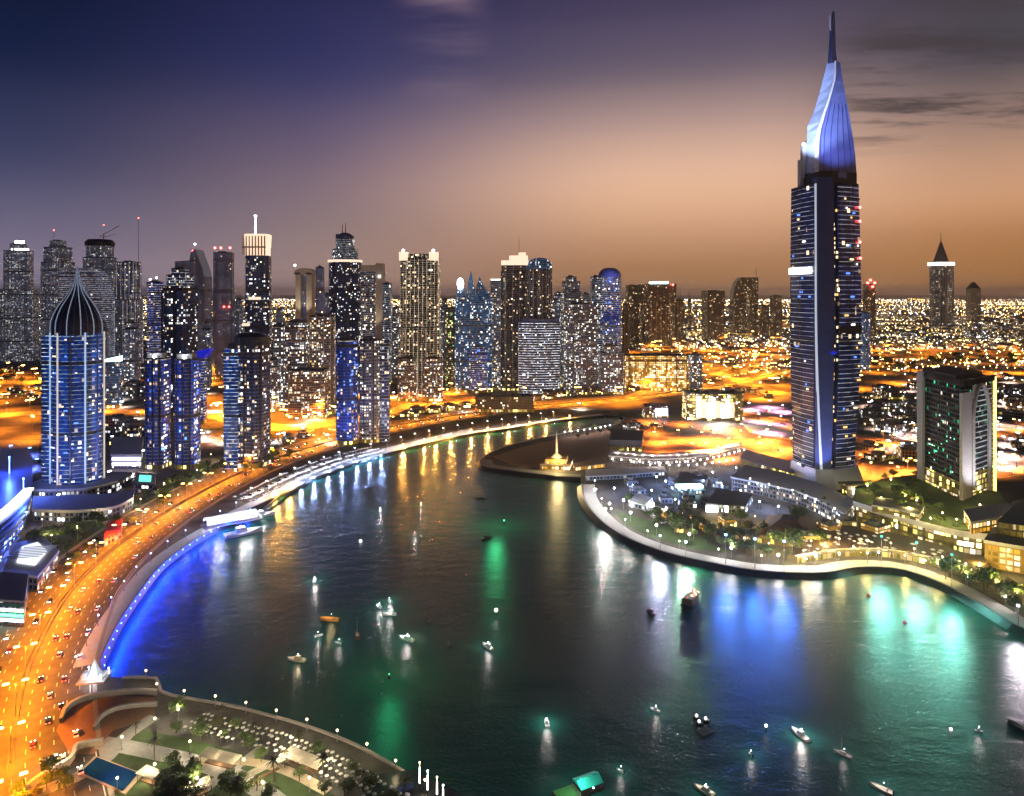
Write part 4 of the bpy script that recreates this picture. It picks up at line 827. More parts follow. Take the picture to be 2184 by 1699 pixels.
lamp('SPOT', root, P3(1775, -38, 440), 150000, (.3, .35, 1), 1.0, P3(1776, 12, 80), 34)
lamp('SPOT', root, P3(1758, -22, 1030), 150000, (.55, .58, 1), .6, P3(1758, 0, 930), 60)
lamp('SPOT', root, P3(1758, -60, 1040), 500000, (.3, .36, 1), .8, P3(1757, 0, 660), 50)
# foot: sloped skirt, entrance canopies
b = MB(); b.loft([[(x * 1.10, y * 1.10, .2) for x, y in (lf, c1, c2, rt, bk1, bk2)], [(x * .955, y * .955, 17) for x, y in (lf, c1, c2, rt, bk1, bk2)]], 0, 0); part('skirt', b, M['pale_panel'], root)
b = MB(); a = L(1820, D0 - 8); b.obox((a[0], a[1] - 4), 26, 10, 8, 9.4, .12); b.obox((a[0], a[1] - 4), 22, 8, .2, 7.9, .12); part('entrance', b, M['f_shops'], root); b = MB(); b.obox((a[0], a[1] - 10), 10, 3, 1, 6, .12); part('entrance_light', b, M['soft_white'], root)

# ------------------------------------------------------------------ arch fronted tower on the right
A, B_, Cc = G(1963, 1060), G(2052, 1108), G(2121, 1078); zt_ = 103.0
root = thing('arch_tower', 'dark green lit tower with a tall white pointed arch on its front', 'tower', (B_.x, B_.y + 20, 0)); o_ = root.location
P = [(p.x - o_.x, p.y - o_.y) for p in (A, B_, Cc)]; P.append((P[0][0] + P[2][0] - P[1][0], P[0][1] + P[2][1] - P[1][1]))
T = Tw(); T.root = root; T.poly = P; T.h0 = zt_
b = MB(); b.prism(P, 0, zt_, 0, 1); b.prism([(x * .8 + P[1][0] * .1, y * .8 + 3) for x, y in P], zt_, zt_ + 4, 1, 1); part('shaft', b, [M['f_emerald'], M['dark_roof']], root)
windows(T, 22, ('win_green', 'win_warm', 'win_green', 'win_cool'), 1.4, 1.1, 2.4, 3.7, 30, 78, edges=(0,))
d0 = Vector((P[1][0] - P[0][0], P[1][1] - P[0][1])); d1 = Vector((P[2][0] - P[1][0], P[2][1] - P[1][1])); n0 = Vector((d0.y, -d0.x)).normalized(); n1 = Vector((d1.y, -d1.x)).normalized()
def fp(base, d, nn, t, off): return (base[0] + d.x * t + nn.x * off, base[1] + d.y * t + nn.y * off)
def slab(name, base, d, nn, t0, t1, z0, z1, m, off=1.2, inn_=-.4):
    b = MB(); b.prism([fp(base, d, nn, t0, off), fp(base, d, nn, t1, off), fp(base, d, nn, t1, inn_), fp(base, d, nn, t0, inn_)], z0, z1, 0, 0, True); return part(name, b, M[m], root)
slab('pilaster', P[0], d0, n0, -.03, .12, 0, zt_ + 2, 'pale_concrete', 2)
slab('pilaster', P[1], d1, n1, -.06, .22, 0, zt_ - 8, 'pale_concrete', 1.6)
slab('cornice', P[0], d0, n0, .12, 1.0, zt_ - 2.5, zt_ + 1.5, 'dark_metal', 1.0); slab('cornice', P[1], d1, n1, 0, 1, zt_ - 3, zt_ + 1.5, 'dark_metal', 1.0)
Lf = d1.length; arc = []; zc = zt_ - 26; t0, t1 = .24, .74
for i in range(13):
    q = i / 12; t = t0 + (t1 - t0) * q; arc.append((t, zc + 22 * (1 - abs(2 * q - 1) ** 2.2) ** .75))
arc = [(t0, 20)] + arc + [(t1, 2)]
b = MB()
for (ta, za), (tb, zb) in zip(arc, arc[1:]):
    p, q = fp(P[1], d1, n1, ta, 2.0), fp(P[1], d1, n1, tb, 2.0); b.tube((*p, za), (*q, zb), 1.5, 1.5, 6)
# spandrel between the arch and the pier
for (ta, za), (tb, zb) in zip(arc[1:8], arc[2:8]):
    f = lambda t, z, o__: (*fp(P[1], d1, n1, t, o__), z)
    b.face([f(ta, za, 1.5), f(tb, zb, 1.5), f(tb, zt_ - 3.4, 1.5), f(ta, zt_ - 3.4, 1.5)])
part('arch', b, M['pale_concrete'], root)
b = MB(); gl = MB(); z = 34
while z < zt_ - 6: b.prism([fp(P[1], d1, n1, .25, .9), fp(P[1], d1, n1, .98, .9), fp(P[1], d1, n1, .98, -.2), fp(P[1], d1, n1, .25, -.2)], z, z + .5, 0, 0, True); z += 4
part('slab_edging', b, ledge, root); slab('atrium', P[1], d1, n1, .26, .72, 4, 32, 'f_shops', .7); slab('atrium', P[0], d0, n0, .13, .98, 15, 27, 'f_shops', .6); slab('side_column', P[1], d1, n1, .97, 1.02, 0, zt_, 'gold_glow', 1.0)
b = MB(); z = 8
while z < zt_ - 6: b.prism([fp(P[0], d0, n0, .13, .7), fp(P[0], d0, n0, .99, .7), fp(P[0], d0, n0, .99, -.2), fp(P[0], d0, n0, .13, -.2)], z, z + .35, 0, 0, True); z += 7.4
part('slab_edging', b, M['dark_metal'], root)
lamp('SPOT', root, (*fp(P[1], d1, n1, .1, 30), 19), 75000, (.95, .9, 1), .5, (*fp(P[1], d1, n1, .3, 0), 62), 95); lamp('SPOT', root, (*fp(P[0], d0, n0, .05, 24), 19), 30000, (.9, .88, 1), .5, (*fp(P[0], d0, n0, .05, 0), 60), 50)

# ------------------------------------------------------------------ terraces and podium at the foot of the right hand towers
def terrace(name, label, pts, z0, z1, m, roof='paving', fascia='pale_concrete', fh=1.6, cat='building', closed=True):
    p = [G(x, y, z0) for x, y in pts]; c = sum(p, Vector()) / len(p); t = thing(name, label, cat, (c.x, c.y, 0)); q = [(v.x - c.x, v.y - c.y) for v in p]
    if sum(a[0] * d[1] - d[0] * a[1] for a, d in zip(q, q[1:] + q[:1])) < 0: q = q[::-1]
    b = MB(); b.prism(q, max(.1, z0), z1 - fh, 0, 1); part('storeys', b, [M[m], M[roof]], t)
    b = MB(); b.prism([(x * 1.02, y * 1.02) for x, y in q], z1 - fh, z1, 0, 1, True); part('roof_edge', b, [M[fascia], M[roof]], t); return t, q
def arcpts(pts, n_=14):
    return [(v.x, v.y) for v in catmull([Vector((x, y, 0)) for x, y in pts], 12)]
front = arcpts([(1822, 1112), (1900, 1138), (1990, 1166), (2060, 1182), (2130, 1190)])
t, q = terrace('shopping_podium', 'long podium with a sweeping white roof edge under the arch fronted tower', front + [(2160, 1150), (2130, 1092), (2020, 1066), (1960, 1050), (1880, 1062), (1826, 1080)], 0, 15, 'f_shops', 'grass', 'white_paint', 4.2)
t, q = terrace('lit_mall', 'bright yellow glazed mall wing at the edge beside the sweeping podium', arcpts([(2100, 1210), (2180, 1225), (2280, 1240)]) + [(2320, 1150), (2250, 1110), (2160, 1120)], 0, 17, 'f_gold', 'grey_roof', 'pale_concrete', 2)
b = MB(); P_ = [v for v in q]; b.prism([(x * .55, y * .5 + 8) for x, y in q], 17, 25, 0, 1); part('upper_storey', b, [M['f_shops'], M['grey_roof']], t)
t, q = terrace('restaurant_terrace', 'low stepped restaurants with yellow lights between podium and promenade', arcpts([(1700, 1205), (1800, 1190), (1900, 1192), (2010, 1215), (2090, 1245)]) + [(2100, 1215), (1990, 1178), (1880, 1150), (1780, 1135), (1700, 1150)], 0, 6, 'f_shops', 'timber', 'beige_stone', .8)
t, q = terrace('curved_wall_building', 'curved white lattice building at the foot of the tallest tower', arcpts([(1560, 1045), (1640, 1062), (1720, 1085), (1800, 1128)]) + [(1822, 1100), (1760, 1064), (1670, 1035), (1590, 1018)], 0, 11, 'f_dots', 'pale_concrete', 'pale_concrete', 1.2)
t, q = terrace('glass_hall', 'long low hall with yellow windows left of the tallest tower', [(1580, 998), (1640, 1015), (1692, 1030), (1698, 1008), (1640, 992), (1590, 978)], 0, 9, 'f_shops', 'blue_panel', 'dark_metal', 1)
t, q = terrace('beach_club', 'dark flat roofed club with two bright white windows near the promenade', [(1505, 1092), (1590, 1098), (1605, 1072), (1530, 1060)], 0, 7, 'f_low_cool', 'dark_roof', 'dark_metal', 1)
for x0 in (1516, 1556):
    pp = G(x0, 1094); b = MB(); b.box(pp.x - t.location.x - 4, pp.x - t.location.x + 5, pp.y - t.location.y - 1.6, pp.y - t.location.y - .4, 1, 5.5); part('window', b, M['soft_white'], t)
t, q = terrace('beach_club', 'small pavilion with a glowing cyan roof light behind the promenade', [(1440, 1046), (1500, 1052), (1512, 1028), (1450, 1020)], 0, 6, 'f_low_cool', 'dark_roof', 'dark_metal', .8)
pp = G(1470, 1040, 6); b = MB(); b.obox((pp.x - t.location.x, pp.y - t.location.y), 22, 7, 6.1, 8, .1); part('roof_light', b, M['cyan_glow'], t)
t, q = terrace('beach_club', 'white lit kiosk at the rounded corner of the promenade', [(1340, 1080), (1375, 1090), (1392, 1074), (1360, 1064)], 0, 4.5, 'f_low_cool', 'white_paint', 'white_paint', .7)
b = MB(); b.box(-9, 9, -7, -6, .5, 3.6); part('light_screen', b, M['white_glow'], t)
t, q = terrace('garden_restaurant', 'dark hipped roof restaurant with a row of golden windows among trees', [(1620, 1160), (1735, 1172), (1750, 1130), (1640, 1118)], 0, 6, 'f_shops', 'timber', 'timber', .8)
b = MB(); b.loft([[(x * 1.05, y * 1.05, 6.1) for x, y in q], [(x * .35, y * .3, 13) for x, y in q]]); part('hipped_roof', b, M['timber'], t)
t, q = terrace('spit_restaurant', 'gold lit two tier pavilion with a pointed spire on the dark spit', [(1152, 1002), (1215, 1004), (1222, 988), (1160, 986)], 0, 5, 'f_gold', 'timber', 'beige_stone', .7)
b = MB(); b.prism([(x * .7, y * .7) for x, y in q], 5, 9, 0, 1); u = part('upper_tier', b, [M['f_gold'], M['timber']], t); b = MB(); b.lathe([(6, 9), (1.2, 13), (.9, 24), (.1, 34)], 10); part('spire', b, M['cream'], t); lamp('POINT', t, (0, -16, 12), 30000, (1, .75, .3), .4)
t, q = terrace('spit_restaurant', 'long low gold lit bar on the water edge of the dark spit', [(1225, 1006), (1290, 998), (1286, 986), (1222, 992)], 0, 4, 'f_gold', 'timber', 'beige_stone', .6)
t, q = terrace('spit_restaurant', 'dark box like hall with lit ground floor behind the spit', [(1300, 962), (1368, 964), (1372, 942), (1304, 938)], 0, 12, 'f_shops', 'dark_roof', 'dark_metal', 7)
for k, (nm, lab, pts, h_, m_) in enumerate((
    ('parking_deck', 'long curved parking deck full of lights behind the dark spit', arcpts([(1300, 985), (1400, 992), (1500, 985), (1580, 965)]) + [(1580, 955), (1500, 972), (1400, 980), (1305, 972)], 6, 'f_dots_warm'),
    ('promenade_hall', 'pale hall on the causeway between the spit and the rounded promenade', [(1250, 1026), (1330, 1022), (1420, 1015), (1415, 1004), (1320, 1008), (1250, 1012)], 4, 'f_low_cool'))):
    terrace(nm, lab, pts, 0, h_, m_, 'pale_concrete', 'pale_concrete', .8)

# ------------------------------------------------------------------ near left: stadium side, lit roofs, podiums, jetty pavilion
t, q = terrace('grandstand', 'blue lit curved grandstand cut by the edge with a white light strip', arcpts([(-70, 1270), (0, 1195), (60, 1105), (70, 1010)]) + [(60, 985), (-20, 985), (-120, 1100)], 0, 12, 'f_low_cool', 'blue_panel', 'blue_panel', 4)
b = MB(); Q = [Vector((G(x, y, 12).x - t.location.x, G(x, y, 12).y - t.location.y, 13)) for x, y in arcpts([(-40, 1130), (20, 1085), (62, 1045)])]; b.ribbon(Q, 6, 13.2, 0, 1.0); part('light_strip', b, M['white_glow'], t)
b = MB()
for i in range(6):
    Q = [Vector((G(x - 4 * i, y + 22 + 16 * i, 12).x - t.location.x, G(x - 4 * i, y + 22 + 16 * i, 12).y - t.location.y, 12.2)) for x, y in arcpts([(-40, 1130), (20, 1085), (62, 1045)])]; b.ribbon(Q, 1.2, 12.6 - .02 * i, 0, .5)
part('seat_tier', b, M['steel_blue'], t)
for px, py in ((20, 1010), (50, 1060)): 
    g = G(px, py, 12); u_ = (g.x - t.location.x, g.y - t.location.y); b = MB(); b.tube((*u_, 12), (*u_, 25.5), .3, .2); b.ball((*u_, 26), .6); part('light_mast', b, M['blue_glow'], t); lamp('POINT', t, (u_[0] + 1, u_[1] - 1.5, 27), 42000, (.06, .14, 1), .5)
t, q = terrace('lit_roof_hall', 'hall with a glowing white roof beside the round garden', [(8, 1250), (80, 1262), (125, 1205), (90, 1172), (30, 1190)], 0, 9, 'f_low_cool', 'white_paint', 'white_paint', 1.4)
b = MB(); b.prism([(x * .55, y * .55) for x, y in q], 9, 10.2); part('skylight', b, glow('roof_glow', (.85, .9, 1), 1.1), t)
for k_ in range(7):
    b = MB(); b.obox((0, -9 + 3 * k_), 20, .4, 10.2, 10.7, .2); part('rib', b, M['metal'], t)
t, q = terrace('striped_building', 'white and green striped building at the edge above the highway', [(-40, 1330), (52, 1336), (60, 1275), (-30, 1268)], 0, 13, 'f_low_cool', 'concrete', 'white_paint', 1.2)
for i, mm in enumerate(('soft_white', 'green_glow', 'soft_white', 'teal_canvas')):
    b = MB(); a0 = G(-30, 1330); a1 = G(52, 1336); b.face([(a0.x - t.location.x, a0.y - t.location.y - .6, 2 + i * 2.6), (a1.x - t.location.x, a1.y - t.location.y - .6, 2 + i * 2.6), (a1.x - t.location.x, a1.y - t.location.y - .6, 3.4 + i * 2.6), (a0.x - t.location.x, a0.y - t.location.y - .6, 3.4 + i * 2.6)]); part('stripe', b, M[mm], t)
t, q = terrace('parking_podium', 'grey curved podium at the foot of the onion domed tower', arcpts([(70, 1112), (160, 1114), (240, 1106), (282, 1086)]) + [(285, 1070), (230, 1078), (72, 1084)], 0, 9, 'f_low_cool', 'concrete', 'pale_concrete', 2)
t, q = terrace('kiosk', 'small red roofed building beside the round garden', [(222, 1168), (258, 1150), (262, 1118), (228, 1132)], 0, 6, 'f_low_warm', 'red_paint', 'red_paint', 1)
t, q = terrace('pool_deck', 'small deck with a green pool behind the highway trees', [(286, 1052), (330, 1054), (332, 1030), (290, 1028)], 0, 8, 'f_low', 'concrete', 'dark_metal', 1)
b = MB(); b.prism([(x * .6, y * .6) for x, y in q], 8, 8.2); part('pool_water', b, M['teal_glow'], t)
t, q = terrace('showroom', 'blue white lit showroom between the onion domed tower and the twin blocks', [(236, 1000), (300, 1000), (306, 960), (240, 960)], 0, 14, 'f_low_cool', 'pale_concrete', 'white_paint', 2)
for zz_ in (3, 8):
    a0, a1 = G(240, 1000), G(300, 1000); b = MB(); b.box(a0.x - t.location.x, a1.x - t.location.x, a0.y - t.location.y - 1, a0.y - t.location.y - .2, zz_, zz_ + 3); part('light_screen', b, M['lilac_glow'], t)
g = thing('jetty_pavilion', 'white glass pyramid pavilion on a pale square deck at the quay corner', 'pavilion', tuple(G(202, 1448))); g.scale = (.66, .66, .66)
b = MB(); b.obox((0, 0), 17, 15, .1, 1.4, .15); part('deck', b, M['pale_concrete'], g); b = MB(); b.obox((0, 0), 12.5, 11, 1.4, 2.2, .15); b.obox((-5, -2), 2.5, 5, 2.2, 5.4, .15); part('plinth', b, M['white_paint'], g)
b = MB(); b.loft([[(-3.6, -3.2, 2.2), (3.6, -3.2, 2.2), (3.6, 3.2, 2.2), (-3.6, 3.2, 2.2)], [(-1.9, -1.7, 6.5), (1.9, -1.7, 6.5), (1.9, 1.7, 6.5), (-1.9, 1.7, 6.5)], [(-.15, -.15, 13), (.15, -.15, 13), (.15, .15, 13), (-.15, .15, 13)]]); part('pyramid', b, glow('pyramid_glow', (.8, .92, 1), .06), g)
b = MB(); 
for x_, y_ in ((7, -5), (7, 4), (-7, 5)): b.tube((x_, y_, 1.4), (x_, y_, 4.6), .12); b.ball((x_, y_, 4.9), .45)
part('globe_lamp', b, M['white_glow'], g); lamp('POINT', g, (3, -7, 8), 2000, (.8, .88, 1), .5)
# curved parapet walls of the turning circle next to the jetty
def wall_(name, label, pts, h_, th, m_, cat='wall'):
    Lc = catmull(gp(pts), 2.5); c = Lc[len(Lc) // 2]; t = thing(name, label, cat, (c.x, c.y, 0)); b = MB(); Q = [p - Vector((c.x, c.y, 0)) for p in Lc]
    l, r_ = offset(Q, th / 2), offset(Q, -th / 2)
    for i in range(len(Q) - 1):
        for u, v_ in ((r_[i], r_[i + 1]), (l[i + 1], l[i])): b.face([(u.x, u.y, 0), (v_.x, v_.y, 0), (v_.x, v_.y, h_), (u.x, u.y, h_)])
    b.ribbon(Q, th, h_); part('wall_body', b, M[m_], t); k = MB(); k.ribbon(Q, th + .5, h_ + .3, 0, .3); part('coping', k, M['pale_concrete'], t); return t
wall_('curved_parapet', 'outer curved parapet of the brown turning circle', [(130, 1545), (140, 1520), (170, 1500), (220, 1488), (280, 1482), (335, 1484)], 2.2, .8, 'concrete')
wall_('curved_parapet', 'inner bent parapet on the brown turning circle', [(200, 1560), (215, 1535), (245, 1518), (290, 1510), (335, 1508)], 1.6, .6, 'concrete')
wall_('curved_parapet', 'long curving wall behind the pool in the near corner', [(20, 1720), (80, 1672), (150, 1630), (165, 1600), (220, 1590)], 2.4, .8, 'beige_stone')
plaza('turning_circle', [(120, 1560), (140, 1510), (220, 1485), (330, 1484), (330, 1530), (240, 1560), (200, 1610), (150, 1610)], 'brown_paving', .14)
g = thing('swimming_pool', 'blue lit rectangular swimming pool in the near corner garden', 'pool', tuple(G(225, 1645)))
pp = [G(x, y) for x, y in ((172, 1650), (206, 1618), (296, 1652), (262, 1690))]; q = [(p.x - g.location.x, p.y - g.location.y) for p in pp]
if sum(a[0] * d[1] - d[0] * a[1] for a, d in zip(q, q[1:] + q[:1])) < 0: q = q[::-1]
b = MB(); b.prism([(x * 1.14, y * 1.14) for x, y in q], .1, .42); part('deck', b, M['beige_stone'], g)
pm = bpy.data.materials.new('pool_water'); pm.use_nodes = True; p_ = pm.node_tree.nodes['Principled BSDF']; p_.inputs['Base Color'].default_value = (.01, .06, .16, 1); p_.inputs['Roughness'].default_value = .06
b = MB(); b.prism(q, .42, .46); part('pool_water', b, pm, g); lamp('SPOT', g, (-6, 2, 7), 350, (.05, .8, .6), .3, (-7, 2, .4), 80); lamp('SPOT', g, (5, -3, 7), 500, (.05, .15, 1), .3, (5, -3, .4), 90)

# ------------------------------------------------------------------ street lamps (each with its own light)
def make_lamp(name, label, h_, power, col, glowm, arms=1, reach=2.4, globe=False, group=None, r=.35, hs=1.0):
    t = thing(name, label, 'street lamp', (0, 0, 0), 0, group)
    b = MB(); b.tube((0, 0, 0), (0, 0, h_), .16, .09, 6); b.tube((0, 0, 0), (0, 0, .8), .28, .24, 6); part('pole', b, M['metal'], t)
    if globe:
        b = MB(); b.ball((0, 0, h_ + .35), .42 * hs); part('globe', b, M[glowm], t); lamp('POINT', t, (0, 0, h_ + 1.0 + .42 * hs), power, col, r)
    else:
        for sgn in ((1,), (1, -1))[arms - 1]:
            b = MB(); b.tube((0, 0, h_ - .3), (reach * sgn, 0, h_ + .4), .08, .06, 5); a = part('arm', b, M['metal'], t)
            b = MB(); b.box(reach * sgn - .7 * hs, reach * sgn + .7 * hs, -.3 * hs, .3 * hs, h_ + .2, h_ + .45 + .25 * (hs - 1)); part('lamp_head', b, M[glowm], a)
        lamp('SPOT', t, (0, 0, h_ - .3), power, col, r, (0, 0, 0), 146, .35)
    return t
def row(proto, line, gap, start=0, side=0.0, first=True, z=0.0, jit=0.0, lim=999, turn=0):
    out = []
    for i, (p, tg) in enumerate(along(offset(line, side) if side else line, gap, start)):
        if i >= lim: break
        loc = (p.x + rnd.uniform(-jit, jit), p.y + rnd.uniform(-jit, jit), z); rz = atan2(tg.y, tg.x) + pi / 2 + turn
        if first and i == 0: proto.location = loc; proto.rotation_euler = (0, 0, rz); out.append(proto)
        else: out.append(dup(proto, loc, rz))
    return out
L1 = make_lamp('street_lamp', 'tall double armed sodium lamp in the middle of the waterfront highway', 13, 135000, SODIUM, 'sodium_glow', 2, 3.2, group='lamps down the middle of the waterfront highway', hs=1.5)
row(L1, R1, 33, 10, z=.1, lim=52)
L2 = make_lamp('street_lamp', 'sodium lamp on the far highways behind the quay towers', 16, 250000, SODIUM, 'sodium_glow', 2, 3, group='lamps on the far highways', hs=2.2)
row(L2, R2, 62, 20, z=.1, lim=36); row(L2, R3, 85, 20, first=False, z=.1, lim=34)
L3 = make_lamp('high_mast', 'high mast sodium lamp over the orange interchange', 24, 340000, SODIUM, 'sodium_glow', 2, 3, group='high masts of the interchange', hs=3)
row(L3, R4, 90, 20, z=.1, lim=14); row(L3, R5, 150, 30, first=False, z=.1, lim=16); row(L3, R8, 130, 20, first=False, z=.1, lim=12)
for x, y in ((1350, 800), (1420, 810), (1500, 830), (1400, 765), (1610, 770), (1650, 800), (1560, 790), (1500, 765)): dup(L3, tuple(G(x, y)), 0)
def spread_masts(poly, count, gap):
    xs = [p[0] for p in poly]; ys = [p[1] for p in poly]; pl = []
    for _ in range(count * 60):
        if len(pl) >= count: break
        v_ = rnd.random(); y = 1 / (1 / (min(ys) - HZ) + v_ * (1 / (max(ys) - HZ) - 1 / (min(ys) - HZ))) + HZ; x = rnd.uniform(min(xs), max(xs)); p = G(x, y)
        if any((p.x - q.x) ** 2 + (p.y - q.y) ** 2 < gap * gap for q in pl): continue
        pl.append(p); dup(L3, tuple(p), rnd.random() * 6)
spread_masts([(1335, 735), (1680, 855)], 46, 62); spread_masts([(1848, 742), (2184, 800)], 30, 90); spread_masts([(-20, 795), (90, 935)], 12, 70); spread_masts([(424, 780), (492, 935)], 9, 60); spread_masts([(582, 885), (715, 935)], 6, 45); spread_masts([(820, 852), (1330, 866)], 16, 55); spread_masts([(1330, 690), (1680, 735)], 18, 160)
L4 = make_lamp('street_lamp', 'red orange sodium lamp on the boulevards around the tallest tower', 12, 200000, (1, .25, .03), 'sodium_glow', 1, 2.6, group='boulevard lamps by the tallest tower', hs=1.8)
row(L4, R6, 42, 10, z=.1, lim=30); row(L4, R7, 55, 10, first=False, z=.1, lim=24)
L5 = make_lamp('globe_lamp', 'white globe lamp along the promenade of the tallest tower', 5, 2400, (1, .93, .88), 'white_glow', globe=True, group='globe lamps on the right promenade')
row(L5, q_right, 26, 6, 11.5, z=.12, lim=40)
L6 = make_lamp('globe_lamp', 'warm globe lamp in the near corner garden', 4.5, 2800, (1, .85, .55), 'warm_glow', globe=True, group='globe lamps in the corner garden')
for i, (x, y) in enumerate(((260, 1600), (330, 1560), (405, 1610), (470, 1590), (520, 1650), (600, 1640), (660, 1690), (700, 1650), (330, 1660), (420, 1690), (250, 1690), (120, 1640), (380, 1540), (560, 1700), (620, 1600))):
    if i == 0: L6.location = G(x, y)
    else: dup(L6, tuple(G(x, y)))
L7 = make_lamp('globe_lamp', 'small lamp on the railing of the near garden shore', 4, 700, (1, .75, .4), 'warm_glow', globe=True, group='small lamps along the near garden shore')
row(L7, s_left, 15, 12, 2.2, z=.12, lim=14)
L8 = make_lamp('street_lamp', 'cool white lamp over the parked cars along the quay', 9, 14000, (.95, .95, 1), 'white_glow', 1, 1.6, group='white lamps over the quay car park')
i0 = min(range(len(q_left)), key=lambda i_: (q_left[i_] - G(560, 1074)).length)
row(L8, q_left[i0:], 22, 6, 13.5, z=.12, lim=22)
L21 = make_lamp('globe_lamp', 'added lilac lamp along the promenade between the blue lit water and the highway', 5, 900, (.9, .78, .95), 'lilac_glow', globe=True, group='added lilac lamps on the left promenade')
row(L21, q_left, 21, 14, 9.5, z=.12, lim=16)  # lamp row added to give the promenade its mauve light
L9 = make_lamp('street_lamp', 'warm lamp among the gardens below the left towers', 7, 6000, (1, .78, .45), 'warm_glow', globe=True, group='garden lamps below the left towers')
for i, (x, y) in enumerate(((300, 1085), (350, 1050), (420, 1020), (480, 1000), (540, 975), (450, 985), (380, 1075), (110, 1165), (165, 1150), (200, 1120), (90, 1130), (620, 960), (690, 938))):
    if i == 0: L9.location = G(x, y)
    else: dup(L9, tuple(G(x, y)))
L10 = make_lamp('street_lamp', 'yellow lamp in front of the restaurants by the arch fronted tower', 6, 7000, (1, .8, .25), 'warm_glow', globe=True, group='yellow lamps by the restaurants')
for i, (x, y) in enumerate(((1720, 1215), (1790, 1205), (1850, 1202), (1930, 1207), (2000, 1225), (2060, 1245), (2130, 1265), (2170, 1290), (1690, 1180), (1640, 1180), (1760, 1180), (1560, 1140), (1610, 1120), (1980, 1130), (1900, 1100), (2040, 1150), (2100, 1130), (2150, 1235), (2090, 1225), (1530, 1110))):
    if i == 0: L10.location = G(x, y)
    else: dup(L10, tuple(G(x, y)))
# small blue lamps under the coping of the near quay
qb = thing('quay_light', 'small blue lamp under the coping of the near quay wall', 'lamp', (0, 0, 0), 0, 'blue lamps along the near quay')
b = MB(); b.box(-.5, .5, -.15, .25, -.35, .15); part('fitting', b, M['dark_metal'], qb); b = MB(); b.box(-.4, .4, -.45, -.15, -.3, .1); part('lens', b, M['blue_glow'], qb)
lamp('POINT', qb, (0, -3.6, .4), 5500, (.0, .03, 1), .4)
k = 0
for p, tg in along(offset(q_left, -1.0), 8.5, 8):
    if k > 27: break
    loc = (p.x, p.y, .5); rz = atan2(tg.y, tg.x)
    if k == 0: qb.location = loc; qb.rotation_euler = (0, 0, rz)
    else: dup(qb, loc, rz)
    k += 1
qw = thing('quay_light', 'blue white lamp on the quay below the parked cars', 'lamp', (0, 0, 0), 0, 'blue white lamps along the far quay')
b = MB(); b.box(-.5, .5, -.15, .25, -.35, .15); part('fitting', b, M['dark_metal'], qw); b = MB(); b.box(-.8, .8, -.5, -.15, -.5, .3); part('lens', b, M['cyan_glow'], qw)
lamp('POINT', qw, (0, -1.6, 1.0), 14000, (.35, .5, 1), .5)
for k, (x, y) in enumerate(((640, 1031), (668, 1019), (698, 1006), (728, 996), (760, 985), (786, 978), (812, 972))):
    p = G(x, y + 1); 
    if k == 0: qw.location = (p.x, p.y, .4); qw.rotation_euler = (0, 0, R(50))
    else: dup(qw, (p.x, p.y, .4), R(50))
qo = thing('quay_light', 'amber lamp on the dark far end of the quay', 'lamp', (0, 0, 0), 0, 'amber lamps along the far quay')
b = MB(); b.tube((0, 0, -.6), (0, 0, 2.2), .15); part('post', b, M['dark_metal'], qo); b = MB(); b.ball((0, 0, 2.8), .8); part('lens', b, M['sodium_glow'], qo)
lamp('POINT', qo, (0, -2, 2.4), 42000, (1, .45, .08), .5)
for k, (x, y) in enumerate(((590, 1058), (618, 1043), (860, 958), (905, 946), (930, 941), (962, 935), (1005, 926), (1040, 921), (1085, 914), (1130, 908), (1165, 902), (1215, 894))):
    p = G(x, y - 1)
    if k == 0: qo.location = (p.x, p.y, .7)
    else: dup(qo, (p.x, p.y, .7))
# added floodlight masts, put in to tint the water with coloured light
def flood(label, x, y, aim, power, col, glowm, cone=60, h_=9):
    p = G(x, y); t = thing('added_flood_mast', label, 'floodlight', (p.x, p.y, 0)); a = G(*aim, WZ); v = Vector((a.x - p.x, a.y - p.y, 0)).normalized()
    b = MB(); b.tube((0, 0, 0), (0, 0, h_), .2, .12); part('pole', b, M['metal'], t); b = MB(); b.obox((v.x * .5, v.y * .5), 1.6, 1.0, h_ - .3, h_ + 1.1, atan2(v.y, v.x) - pi / 2); hd = part('lamp_housing', b, M['dark_metal'], t)
    b = MB(); b.obox((v.x * 1.1, v.y * 1.1), 1.4, .2, h_ - .2, h_ + 1.0, atan2(v.y, v.x) - pi / 2); part('lens', b, M[glowm], hd)
    lamp('SPOT', t, (v.x * 2.2, v.y * 2.2, h_ + .4), power, col, .5, (a.x - p.x, a.y - p.y, WZ), cone, .9); return t
flood('added floodlight mast throwing green white light on the water by the dark ship', 1462, 1186, (1490, 1250), 100000, (.45, 1, .6), 'white_glow', 75)
flood('added floodlight mast throwing lilac light on the water left of the dark ship', 1408, 1172, (1400, 1240), 70000, (.6, .62, 1), 'lilac_glow', 60)
for x_, y_, ax, ay, wd in ((1548, 1206, 1560, 1330, 'nearest the dark ship'), (1610, 1216, 1640, 1380, 'between the dark ship and the restaurants'), (1672, 1222, 1690, 1330, 'nearest the restaurants')):
    flood('added floodlight mast throwing blue light on the water ' + wd, x_, y_, (ax, ay), 62000, (.05, .2, 1), 'blue_glow', 104, 19)
for x_, y_, ax, ay, wd in ((1880, 1210, 1880, 1320, 'closest to the restaurants'), (1955, 1225, 1960, 1380, 'at the middle of the bend'), (2030, 1254, 2040, 1400, 'farthest down the bend')):
    flood('added floodlight mast throwing teal light on the water ' + wd, x_, y_, (ax, ay), 80000, (.25, .95, .75), 'teal_glow', 104, 19)
flood('added floodlight mast throwing white light from the curved end of the promenade', 2172, 1334, (2130, 1500), 34000, (.95, .88, 1), 'lilac_glow', 80, 10)
